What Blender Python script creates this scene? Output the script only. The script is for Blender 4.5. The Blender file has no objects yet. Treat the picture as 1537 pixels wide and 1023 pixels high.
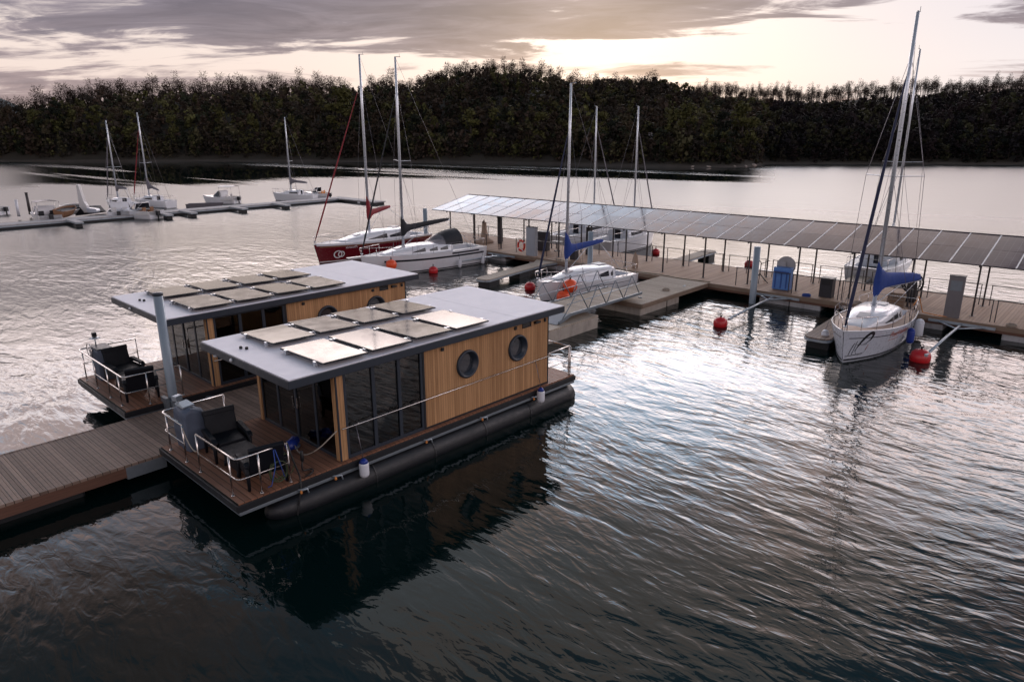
import bpy, bmesh, math, random
import numpy as np
from mathutils import Vector, Matrix
R_ = math.radians
rnd = random.Random(7)
C = bpy.context.scene.collection
S = bpy.context.scene
PI = math.pi

# ------------------------------------------------------------------ camera, world, sun, exposure
CAM_H, F_PX, PITCH, ROLL, HEAD = 8.678, 1046.5, 0.2887, 0.0032, R_(42.3)
PW, PH = 1537.0, 1023.0
cam = bpy.data.cameras.new('camera')
cam.sensor_width = 36.0
cam.lens = F_PX / PW * 36.0
cam.clip_start = 0.1
cam.clip_end = 9000
camo = bpy.data.objects.new('camera', cam)
C.objects.link(camo)
camo.location = (0, 0, CAM_H)
camo.matrix_world = (Matrix.Translation((0, 0, CAM_H)) @ Matrix.Rotation(HEAD, 4, 'Z')
                     @ Matrix.Rotation(PI/2 - PITCH, 4, 'X') @ Matrix.Rotation(-ROLL, 4, 'Z'))
S.camera = camo
S.render.resolution_x, S.render.resolution_y = 1024, 681
S.view_settings.view_transform = 'Standard'
S.view_settings.look = 'None'
S.view_settings.exposure = 0.50
S.view_settings.gamma = 1.0
S.cycles.max_bounces = 8
S.cycles.transparent_max_bounces = 8
S.cycles.caustics_reflective = False
S.cycles.caustics_refractive = False
S.cycles.sample_clamp_indirect = 6.0

SUN_AZ, SUN_EL = R_(7.0), R_(9.0)          # azimuth right of the view, elevation
hd = PI/2 + HEAD - SUN_AZ                   # world angle of the sun direction
sun_dir = Vector((math.cos(hd)*math.cos(SUN_EL), math.sin(hd)*math.cos(SUN_EL), math.sin(SUN_EL)))

def pix_ray(x, y):
    X, Y = x - 768.5, -(y - 511.5)
    cr, sr = math.cos(ROLL), math.sin(ROLL)
    X, Y = cr*X + sr*Y, -sr*X + cr*Y
    c, s = math.cos(PITCH), math.sin(PITCH)
    a, b = X/F_PX, Y/F_PX
    v = Vector((a, c + s*b, -s + c*b))
    return Matrix.Rotation(HEAD, 3, 'Z') @ v

# ---- node helper
class NT:
    def __init__(s, tree):
        s.t = tree; s.n = tree.nodes; s.l = tree.links
    def node(s, kind, **kw):
        nd = s.n.new(kind)
        for k, v in kw.items():
            setattr(nd, k, v)
        return nd
    def put(s, nd, key, v):
        if v is None: return
        i = nd.inputs[key]
        if isinstance(v, bpy.types.NodeSocket): s.l.new(v, i)
        else: i.default_value = v
    def m(s, op, a, b=None, c=None, clamp=False):
        nd = s.node('ShaderNodeMath', operation=op); nd.use_clamp = clamp
        s.put(nd, 0, a); s.put(nd, 1, b); s.put(nd, 2, c)
        return nd.outputs[0]
    def vm(s, op, a, b=None):
        nd = s.node('ShaderNodeVectorMath', operation=op)
        s.put(nd, 0, a); s.put(nd, 1, b)
        return nd.outputs[0]
    def mapping(s, v, scale=(1,1,1), loc=(0,0,0), rot=(0,0,0)):
        nd = s.node('ShaderNodeMapping'); s.put(nd, 'Vector', v)
        nd.inputs['Scale'].default_value = scale; nd.inputs['Location'].default_value = loc
        nd.inputs['Rotation'].default_value = rot
        return nd.outputs[0]
    def sep(s, v):
        nd = s.node('ShaderNodeSeparateXYZ'); s.put(nd, 0, v); return nd.outputs
    def comb(s, x, y, z):
        nd = s.node('ShaderNodeCombineXYZ'); s.put(nd, 0, x); s.put(nd, 1, y); s.put(nd, 2, z); return nd.outputs[0]
    def noise(s, v, scale, detail=3, rough=.5, dist=0.0, out='Fac'):
        nd = s.node('ShaderNodeTexNoise'); s.put(nd, 'Vector', v)
        nd.inputs['Scale'].default_value = scale; nd.inputs['Detail'].default_value = detail
        nd.inputs['Roughness'].default_value = rough; nd.inputs['Distortion'].default_value = dist
        return nd.outputs[out]
    def white(s, v, dim='3D', out='Value'):
        nd = s.node('ShaderNodeTexWhiteNoise', noise_dimensions=dim)
        s.put(nd, 'W' if dim == '1D' else 'Vector', v); return nd.outputs[out]
    def ramp(s, f, stops, interp='LINEAR'):
        nd = s.node('ShaderNodeValToRGB'); s.put(nd, 0, f)
        r = nd.color_ramp; r.interpolation = interp
        while len(r.elements) < len(stops): r.elements.new(0.5)
        for e, (p, c) in zip(r.elements, stops):
            e.position = p; e.color = (c, c, c, 1) if not hasattr(c, '__len__') else (*c[:3], 1)
        return nd.outputs[0]
    def mix(s, f, a, b, mode='MIX'):
        nd = s.node('ShaderNodeMix', data_type='RGBA', blend_type=mode)
        s.put(nd, 0, f)
        for k, v in ((6, a), (7, b)):
            if hasattr(v, '__len__') and not isinstance(v, bpy.types.NodeSocket): v = (*v[:3], 1)
            s.put(nd, k, v)
        return nd.outputs[2]
    def maprange(s, v, a, b, c=0.0, d=1.0, smooth=False):
        nd = s.node('ShaderNodeMapRange', interpolation_type='SMOOTHSTEP' if smooth else 'LINEAR')
        s.put(nd, 0, v); 
        for i, q in enumerate((a, b, c, d)): s.put(nd, i+1, q)
        return nd.outputs[0]

# ---- world: low sun behind streaky cloud
W = bpy.data.worlds.new('World'); S.world = W; W.use_nodes = True
t = NT(W.node_tree); t.n.clear()
sky = t.node('ShaderNodeTexSky', sky_type='NISHITA')
sky.sun_disc = False
sky.sun_elevation = SUN_EL
sky.sun_rotation = math.atan2(sun_dir.x, sun_dir.y)
sky.air_density = 1.0; sky.dust_density = 2.0
geo = t.node('ShaderNodeTexCoord').outputs['Generated']
rot = t.node('ShaderNodeVectorRotate', rotation_type='Z_AXIS'); t.put(rot, 'Vector', geo); rot.inputs['Angle'].default_value = -HEAD
x, y, z = t.sep(rot.outputs[0])
az = t.m('ARCTAN2', x, y)                    # radians, right positive
el = t.m('ARCSINE', z)
zc = t.m('ADD', t.m('MAXIMUM', z, 0.0), 0.09)
px = t.m('DIVIDE', x, zc); py = t.m('DIVIDE', y, zc)
P = t.comb(px, py, 0.0)
warp = t.noise(t.mapping(P, (.35, .35, 1)), 1.0, 3, .5, out='Color')
Pw = t.vm('ADD', P, t.vm('SCALE', t.vm('SUBTRACT', warp, (.5, .5, .5)), None))
Pw.node.inputs[1].default_value = (0, 0, 0)
sc_ = t.node('ShaderNodeVectorMath', operation='SCALE'); t.put(sc_, 0, t.vm('SUBTRACT', warp, (.5, .5, .5))); sc_.inputs['Scale'].default_value = 1.3
Pw = t.vm('ADD', P, sc_.outputs[0])
big = t.noise(t.mapping(Pw, (.30, .42, 1), (3.1, 1.7, 0), (0, 0, R_(8))), 1.0, 4, .55)
streak = t.noise(t.mapping(Pw, (.75, 2.3, 1), (1.3, 7.7, 0), (0, 0, R_(-6))), 1.0, 6, .62, .3)
fine = t.noise(t.mapping(Pw, (2.2, 4.0, 1), (5.3, 2.7, 0)), 1.0, 5, .6)
cov = t.m('ADD', t.m('MULTIPLY', big, .44), t.m('MULTIPLY', streak, .46))
cov = t.m('ADD', cov, t.m('MULTIPLY', fine, .16))
angv = t.comb(t.m('MULTIPLY', az, 6.0), t.m('MULTIPLY', t.m('ADD', el, t.m('MULTIPLY', az, -.03)), 44.0), 0.0)
angn = t.noise(angv, 1.0, 7, .62, .9)
angw = t.noise(t.mapping(angv, (.38, .42, 1), (4.4, 1.2, 0)), 1.0, 3, .5, .5)
fadeang = t.maprange(el, R_(16), R_(32), 1.0, 0.0)
cov = t.m('ADD', cov, t.m('MULTIPLY', fadeang, t.m('ADD', t.m('MULTIPLY', t.m('SUBTRACT', angn, .5), .62), t.m('MULTIPLY', t.m('SUBTRACT', angw, .5), .55))))
def blob(a0, e0, wa, we, amp, tilt=0.0):
    """soft elliptical patch in (azimuth, elevation), degrees"""
    global cov
    da = t.m('SUBTRACT', az, R_(a0)); de = t.m('SUBTRACT', el, R_(e0))
    de = t.m('SUBTRACT', de, t.m('MULTIPLY', da, tilt))
    wob = t.m('MULTIPLY', t.m('SUBTRACT', streak, .5), R_(3.0))
    de = t.m('ADD', de, wob)
    q = t.m('ADD', t.m('POWER', t.m('ABSOLUTE', t.m('DIVIDE', da, R_(wa))), 2.0), t.m('POWER', t.m('ABSOLUTE', t.m('DIVIDE', de, R_(we))), 2.0))
    g = t.m('EXPONENT', t.m('MULTIPLY', q, -1.0))
    cov = t.m('ADD', cov, t.m('MULTIPLY', g, amp))
blob(12, 8.8, 12, 1.2, .20)       # dark bank over the sun
blob(3, 7.2, 7, .8, .10)
blob(8, 6.9, 6, .55, .12)
blob(-8, 9.2, 14, 1.8, .10)
blob(-24, 7.6, 22, 3.6, .12)
blob(-5, 7.4, 11, 2.4, .085)
blob(-20, 7.0, 16, .6, .06)
blob(4.5, 5.9, 4.2, .8, -.24)     # glow right over the ridge
blob(3.8, 8.3, 3.2, .8, -.16)
blob(-13, 5.0, 8, .8, -.15)
blob(-27, 5.0, 9, 1.0, -.09)
blob(23, 5.4, 14, 2.4, -.28)      # clear stretch on the right
blob(30, 10.3, 13, 1.4, -.14)
blob(29, 8.6, 9, .45, .12, .06)
blob(13, 21, 16, 4.2, -.19)       # blue window high on the right
blob(-12, 33, 12, 6.0, -.12)
clear = t.maprange(el, R_(16), R_(45), 0.0, .045)
cov = t.m('SUBTRACT', cov, clear)
cm = t.maprange(cov, .455, .60, 0.0, 1.0, True)
# clear sky between the clouds
low = t.ramp(t.m('DIVIDE', el, R_(90)), [(0.0, (.92, .72, .65)), (.05, (.98, .81, .74)), (.11, (.98, .86, .81)), (.16, (1.52, 1.27, 1.20)), (.22, (1.08, 1.08, 1.22)), (.28, (.50, .86, 1.26)), (.34, (.38, .76, 1.14)), (.45, (.24, .50, .76)), (1.0, (.22, .40, .60))])
cool = t.maprange(az, R_(10), R_(38), 0.0, .75, True)
low = t.mix(cool, low, t.ramp(t.m('DIVIDE', el, R_(90)), [(0.0, (.90, .83, .86)), (.05, (.93, .88, .92)), (.11, (.78, .75, .86)), (.17, (1.30, 1.20, 1.25)), (.25, (.95, .98, 1.12)), (.30, (.46, .84, 1.24)), (.45, (.24, .52, .80)), (1.0, (.22, .40, .60))]))
# away from the sun the sky is duller
ca = t.m('COSINE', t.m('SUBTRACT', az, SUN_AZ))
dull = t.maprange(ca, -1.0, .6, .80, 1.0, True)
# glow round the hidden sun
sd = Matrix.Rotation(-HEAD, 3, 'Z') @ sun_dir
dt = t.node('ShaderNodeVectorMath', operation='DOT_PRODUCT'); t.put(dt, 0, rot.outputs[0]); dt.inputs[1].default_value = sd
ang = t.m('ARCCOSINE', t.m('MINIMUM', dt.outputs['Value'], 1.0))
glow = t.m('EXPONENT', t.m('MULTIPLY', ang, -1.0/R_(11)))
cc = t.ramp(t.m('DIVIDE', el, R_(90)), [(0.0, (.60, .46, .43)), (.07, (.35, .30, .335)), (.12, (.255, .238, .305)), (.18, (.95, .78, .74)), (.32, (1.22, .90, .80)), (.55, (.98, .74, .68)), (1.0, (.80, .68, .70))])
thin = t.mix(1.0, cc, t.mix(t.maprange(fine, .3, .7), (.88, .88, .9), (1.2, 1.16, 1.12)), 'MULTIPLY')
edge = t.maprange(cov, .38, .50, 1.0, 0.0, True)
cloudcol = t.mix(t.m('MULTIPLY', edge, .6), thin, (1.0, .82, .76))
core = t.maprange(cov, .52, .74, 1.0, .58)
cloudcol = t.mix(1.0, cloudcol, t.comb(core, t.m('MULTIPLY', core, .99), t.m('ADD', .08, t.m('MULTIPLY', core, .94))), 'MULTIPLY')
col = t.mix(cm, low, cloudcol)
gl = t.m('MULTIPLY', t.m('MULTIPLY', glow, .38), t.maprange(cm, 0.0, 1.0, 1.0, .12))
gcol = t.mix(1.0, (1.0, .88, .82), t.comb(gl, gl, gl), 'MULTIPLY')
col = t.mix(1.0, col, gcol, 'ADD')
col = t.mix(1.0, col, t.comb(dull, dull, dull), 'MULTIPLY')
boost = t.m('MULTIPLY', t.maprange(el, R_(10.8), R_(14.5), .70, 2.5, True), t.maprange(el, R_(15.5), R_(34), 1.0, .10, True))  # sky above the view brightened to light the scene, low sky dimmed
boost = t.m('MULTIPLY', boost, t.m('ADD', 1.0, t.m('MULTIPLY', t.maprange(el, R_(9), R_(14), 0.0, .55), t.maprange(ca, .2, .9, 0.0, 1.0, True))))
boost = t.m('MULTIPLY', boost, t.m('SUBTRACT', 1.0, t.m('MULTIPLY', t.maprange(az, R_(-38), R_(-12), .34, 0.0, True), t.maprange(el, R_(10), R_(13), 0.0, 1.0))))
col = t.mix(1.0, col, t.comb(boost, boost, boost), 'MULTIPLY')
bg1 = t.node('ShaderNodeBackground'); t.put(bg1, 'Color', sky.outputs[0]); bg1.inputs['Strength'].default_value = 0.05
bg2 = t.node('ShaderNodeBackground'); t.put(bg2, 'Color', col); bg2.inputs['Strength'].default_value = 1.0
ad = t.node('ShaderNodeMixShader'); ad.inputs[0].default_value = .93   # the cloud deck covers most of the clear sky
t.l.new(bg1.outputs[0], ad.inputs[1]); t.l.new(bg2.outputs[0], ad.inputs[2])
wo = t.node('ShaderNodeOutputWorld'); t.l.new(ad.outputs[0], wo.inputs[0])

sl = bpy.data.lights.new('sun', 'SUN'); sl.energy = 0.5; sl.angle = R_(70); sl.color = (1, .82, .66)
so = bpy.data.objects.new('sun', sl); C.objects.link(so)
so.rotation_euler = sun_dir.to_track_quat('Z', 'Y').to_euler()

# ------------------------------------------------------------------ materials
MATS = {}
def pmat(name, col=(.5, .5, .5), rough=.5, metal=0.0, bump=0.0, bscale=20, var=0.0, vscale=3, spec=.5, coat=0.0, stretch=(1,1,1), dirt=0.0, ior=None):
    """plain painted / metal / plastic surface with a little variation and wear"""
    m = bpy.data.materials.new(name); m.use_nodes = True
    t = NT(m.node_tree); b = t.n['Principled BSDF']
    oc = t.node('ShaderNodeTexCoord').outputs['Object']
    v = t.mapping(oc, stretch)
    base = (*col, 1)
    if var:
        n = t.noise(v, vscale, 4, .6)
        c1 = tuple(max(0, c*(1-var)) for c in col); c2 = tuple(min(1, c*(1+var)) for c in col)
        base = t.mix(n, c1, c2)
    if dirt:
        n = t.noise(t.mapping(oc, (1, 1, .25)), 2.3, 6, .7)
        base = t.mix(t.m('MULTIPLY', t.maprange(n, .5, .75), dirt), base, (.07, .06, .05))
    t.put(b, 'Base Color', base)
    b.inputs['Metallic'].default_value = metal
    rn = t.maprange(t.noise(v, vscale*3, 3, .6), .3, .7, max(.02, rough-.08), rough+.08)
    t.put(b, 'Roughness', rn)
    b.inputs['Specular IOR Level'].default_value = spec
    b.inputs['Coat Weight'].default_value = coat
    if ior: b.inputs['IOR'].default_value = ior
    if bump:
        bn = t.node('ShaderNodeBump'); bn.inputs['Strength'].default_value = bump; bn.inputs['Distance'].default_value = .01
        t.put(bn, 'Height', t.noise(v, bscale, 3, .6)); t.l.new(bn.outputs[0], b.inputs['Normal'])
    MATS[name] = m
    return m

def plank_mat(name, axis, width, c1, c2, gap=.06, rough=.6, grain=(1, 1, 1), worn=0.0, gapcol=(.01, .009, .008), length=0):
    """boards laid side by side: each board its own tone, grain along it, dark joints.  axis = coordinate that counts the boards"""
    m = bpy.data.materials.new(name); m.use_nodes = True
    t = NT(m.node_tree); b = t.n['Principled BSDF']
    oc = t.node('ShaderNodeTexCoord').outputs['Object']
    o = t.sep(oc)
    if axis == 'xy': u = t.m('ADD', o[0], o[1]); other = o[2]
    else: u = o['xyz'.index(axis)]; other = o[1 if axis == 'x' else 0]
    q = t.m('DIVIDE', u, width)
    fl = t.m('FLOOR', q); fr = t.m('FRACT', q)
    if length:
        off = t.m('MULTIPLY', t.white(fl, '1D'), length)
        seg = t.m('FLOOR', t.m('DIVIDE', t.m('ADD', other, off), length))
        idv = t.m('ADD', fl, t.m('MULTIPLY', seg, 17.3))
    else: idv = fl
    wn = t.white(idv, '1D')
    g = t.noise(t.mapping(t.comb(t.m('MULTIPLY', u, 1.0), other, t.m('MULTIPLY', wn, 40)), grain), 1.0, 6, .65, .4)
    f = t.m('ADD', t.m('MULTIPLY', wn, .6), t.m('MULTIPLY', t.maprange(g, .3, .7), .5))
    col = t.mix(f, c1, c2)
    dk = t.maprange(t.noise(oc, .9, 5, .6), .55, .8)
    col = t.mix(t.m('MULTIPLY', dk, worn), col, tuple(c*.45 for c in c1))
    e = t.m('ABSOLUTE', t.m('SUBTRACT', fr, .5))
    gm = t.m('GREATER_THAN', e, .5-gap/2)
    col = t.mix(gm, col, gapcol)
    t.put(b, 'Base Color', col)
    t.put(b, 'Roughness', t.maprange(g, .2, .8, rough-.1, rough+.12))
    b.inputs['Specular IOR Level'].default_value = .35
    bn = t.node('ShaderNodeBump'); bn.inputs['Strength'].default_value = .6; bn.inputs['Distance'].default_value = .006
    hgt = t.m('ADD', t.maprange(e, .5-gap, .5-gap/2, 1.0, 0.0), t.m('MULTIPLY', g, .15))
    t.put(bn, 'Height', hgt); t.l.new(bn.outputs[0], b.inputs['Normal'])
    MATS[name] = m
    return m

M = MATS
plank_mat('cladding', 'xy', .085, (.27, .14, .064), (.54, .305, .15), gap=.07, rough=.5, grain=(14, 1.1, 1), gapcol=(.09, .045, .02), length=0)
plank_mat('houseboat_deck', 'x', .15, (.15, .066, .038), (.27, .13, .08), gap=.085, rough=.55, grain=(9, .8, 1), worn=.25)
plank_mat('pier_boards', 'y', .17, (.12, .080, .062), (.30, .212, .168), gap=.085, rough=.65, grain=(.8, 9, 1), worn=.35)
plank_mat('dock_boards', 'x', .145, (.25, .155, .105), (.42, .285, .20), gap=.06, rough=.7, grain=(9, .8, 1), worn=.45)
plank_mat('platform_boards', 'y', .15, (.30, .25, .20), (.46, .39, .32), gap=.05, rough=.75, grain=(.8, 9, 1), worn=.35)
pmat('weathered_wood', (.20, .14, .10), .75, var=.45, vscale=2.5, stretch=(.6, .6, 6), bump=.3)
pmat('dark_wood_edge', (.12, .055, .035), .65, var=.4, vscale=3, stretch=(.6, .6, 8))
pmat('anthracite', (.022, .029, .042), .42, var=.15, bump=.05, bscale=60)
pmat('black_trim', (.012, .013, .016), .5, var=.2)
pmat('black_rubber', (.006, .007, .010), .5, var=.3, vscale=2, bump=.12, bscale=9, dirt=.1)
pmat('galvanised', (.38, .43, .48), .38, metal=.55, var=.2, vscale=5, dirt=.25)
pmat('dark_galvanised', (.20, .23, .26), .45, metal=.6, var=.25, vscale=5)
pmat('stainless', (.62, .58, .56), .22, metal=1.0, var=.1)
pmat('aluminium', (.55, .57, .60), .33, metal=.9, var=.12)
pmat('mast_metal', (.62, .65, .70), .32, metal=.55, var=.08)
pmat('dark_mast', (.10, .12, .16), .35, metal=.5, var=.1)
pmat('roof_membrane', (.74, .725, .78), .62, var=.07, vscale=1.2, bump=.12, bscale=70, dirt=.05)
pmat('white_gel', (.72, .73, .77), .22, var=.05, vscale=2, coat=.3, dirt=.04)
pmat('offwhite', (.58, .57, .57), .45, var=.1, vscale=3, dirt=.1)
pmat('hull_grey', (.50, .53, .60), .30, var=.06, coat=.3)
pmat('hull_red', (.13, .006, .012), .22, var=.1, coat=.5)
pmat('teak', (.34, .22, .16), .6, var=.25, vscale=5, stretch=(1, 9, 1))
pmat('tinted_window', (.012, .014, .020), .10, spec=.35)
pmat('blue_canvas', (.010, .040, .22), .75, var=.35, vscale=2.5, bump=.6, bscale=5)
pmat('navy_canvas', (.006, .010, .045), .7, var=.3, bump=.4, bscale=6)
pmat('black_canvas', (.012, .013, .018), .7, var=.3, bump=.5, bscale=6)
pmat('red_canvas', (.20, .008, .016), .7, var=.3, bump=.4, bscale=6)
pmat('pink_canvas', (.42, .10, .10), .7, var=.4, vscale=5)
pmat('grey_canvas', (.16, .15, .17), .8, var=.2, bump=.4, bscale=6)
pmat('clear_vinyl', (.50, .48, .50), .15, var=.2)
pmat('wire', (.16, .15, .17), .4, metal=.7)
pmat('furniture_plastic', (.006, .007, .011), .55, spec=.25, var=.2, bump=.3, bscale=110)
pmat('console_cover', (.085, .105, .15), .65, var=.3, vscale=3.5, bump=.5, bscale=7)
pmat('buoy_red', (.50, .012, .018), .38, var=.25, vscale=4, dirt=.25)
pmat('buoy_orange', (.80, .085, .018), .42, var=.15, vscale=4, dirt=.1)
pmat('fender_white', (.66, .67, .72), .35, var=.06, dirt=.12)
pmat('fender_blue', (.008, .030, .24), .4, var=.15)
pmat('rope', (.34, .29, .24), .9, var=.3, vscale=30)
pmat('rope_blue', (.03, .07, .28), .9, var=.3, vscale=30)
pmat('hose_black', (.010, .010, .012), .5, var=.2)
pmat('hose_green', (.05, .07, .03), .6, var=.3)
pmat('float_grey', (.36, .35, .36), .75, var=.2, vscale=3, dirt=.5, bump=.2, bscale=12)
pmat('concrete', (.36, .32, .28), .85, var=.2, vscale=3, dirt=.55, bump=.3, bscale=14)
pmat('float_black', (.010, .011, .014), .5, var=.2)
pmat('panel_frame', (.025, .027, .034), .4, metal=.4)
pmat('divider_white', (.74, .72, .72), .5, var=.06)
pmat('post_steel', (.055, .048, .048), .5, metal=.3, var=.2)
pmat('pedestal_grey', (.30, .32, .36), .45, var=.1, dirt=.2)
pmat('kiosk_grey', (.17, .16, .17), .42, metal=.3, var=.15, dirt=.2)
pmat('bin_black', (.020, .020, .026), .5, var=.2)
pmat('tarp_blue', (.10, .22, .52), .35, var=.25, bump=.5, bscale=5)
pmat('tarp_dark_blue', (.03, .08, .28), .4, var=.25)
pmat('ring_red', (.60, .05, .03), .5, var=.15)
pmat('orange_plastic', (.60, .22, .05), .5)
pmat('curtain', (.16, .12, .10), .9, var=.3, stretch=(9, 9, .2))
pmat('text_red', (.42, .08, .03), .5)
pmat('text_white', (.7, .7, .72), .4)
pmat('text_black', (.008, .009, .014), .4)
pmat('antifoul', (.035, .035, .042), .7, var=.3)
pmat('brown_box', (.20, .10, .05), .7, var=.3)
pmat('net_tan', (.36, .27, .21), .95, var=.3)
pmat('rock', (.30, .25, .22), .9, var=.4, vscale=2, bump=.8, bscale=6)

def glass_mat(name, col, rough=.03, spec=.5, ior=1.5, var=.0):
    m = pmat(name, col, .05, spec=spec, var=var, vscale=1.5, ior=ior)
    b = m.node_tree.nodes['Principled BSDF']
    for l in list(m.node_tree.links):
        if l.to_socket == b.inputs['Roughness']: m.node_tree.links.remove(l)
    b.inputs['Roughness'].default_value = rough
    return m
glass_mat('dark_glass', (.010, .009, .010), .02, ior=1.5)
glass_mat('solar_glass', (.020, .018, .026), .09, ior=1.44)
def cell_grid(name, tint, level, pitch):
    nt_ = M[name].node_tree; t = NT(nt_); b = t.n['Principled BSDF']
    b.inputs['Specular Tint'].default_value = tint; b.inputs['Specular IOR Level'].default_value = level
    o = t.sep(t.node('ShaderNodeTexCoord').outputs['Object']); c0 = tuple(b.inputs['Base Color'].default_value)[:3]
    lines = None
    for k in (0, 1):
        f = t.m('ABSOLUTE', t.m('SUBTRACT', t.m('FRACT', t.m('DIVIDE', o[k], pitch)), .5)); g = t.m('GREATER_THAN', f, .475)
        lines = g if lines is None else t.m('MAXIMUM', lines, g)
    t.put(b, 'Base Color', t.mix(t.m('MULTIPLY', lines, .55), c0, (.14, .14, .16)))
    dirt = t.noise(t.comb(o[0], o[1], o[2]), 1.7, 5, .65)
    t.put(b, 'Roughness', t.maprange(dirt, .35, .7, .06, .17))
cell_grid('solar_glass', (1, .93, .84, 1), .31, .158)
glass_mat('canopy_solar_glass', (.045, .034, .050), .11, ior=1.34)
cell_grid('canopy_solar_glass', (1, .86, .80, 1), .27, .30)
glass_mat('porthole_glass', (.03, .035, .045), .02, ior=1.6)
def cabin_glass():
    m = bpy.data.materials.new('cabin_glass'); m.use_nodes = True
    t = NT(m.node_tree); b = t.n['Principled BSDF']
    b.inputs['Base Color'].default_value = (.006, .006, .008, 1); b.inputs['Roughness'].default_value = .015; b.inputs['IOR'].default_value = 1.52
    tr = t.node('ShaderNodeBsdfTransparent'); tr.inputs[0].default_value = (.30, .27, .25, 1)
    gl = t.node('ShaderNodeBsdfGlossy'); gl.inputs['Roughness'].default_value = .012; gl.inputs[0].default_value = (1, 1, 1, 1)
    fr = t.node('ShaderNodeFresnel'); fr.inputs[0].default_value = 1.52
    mx = t.node('ShaderNodeMixShader'); t.l.new(fr.outputs[0], mx.inputs[0]); t.l.new(tr.outputs[0], mx.inputs[1]); t.l.new(gl.outputs[0], mx.inputs[2])
    t.l.new(mx.outputs[0], t.n['Material Output'].inputs[0])
    M['cabin_glass'] = m
cabin_glass()
def vinyl():
    m = bpy.data.materials.new('clear_sheet'); m.use_nodes = True
    t = NT(m.node_tree); b = t.n['Principled BSDF']; b.inputs['Base Color'].default_value = (.30, .29, .32, 1); b.inputs['Roughness'].default_value = .15
    tr = t.node('ShaderNodeBsdfTransparent'); tr.inputs[0].default_value = (.8, .78, .78, 1)
    mx = t.node('ShaderNodeMixShader'); mx.inputs[0].default_value = .42; t.l.new(tr.outputs[0], mx.inputs[1]); t.l.new(b.outputs[0], mx.inputs[2]); t.l.new(mx.outputs[0], t.n['Material Output'].inputs[0])
    M['clear_sheet'] = m
vinyl()

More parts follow.
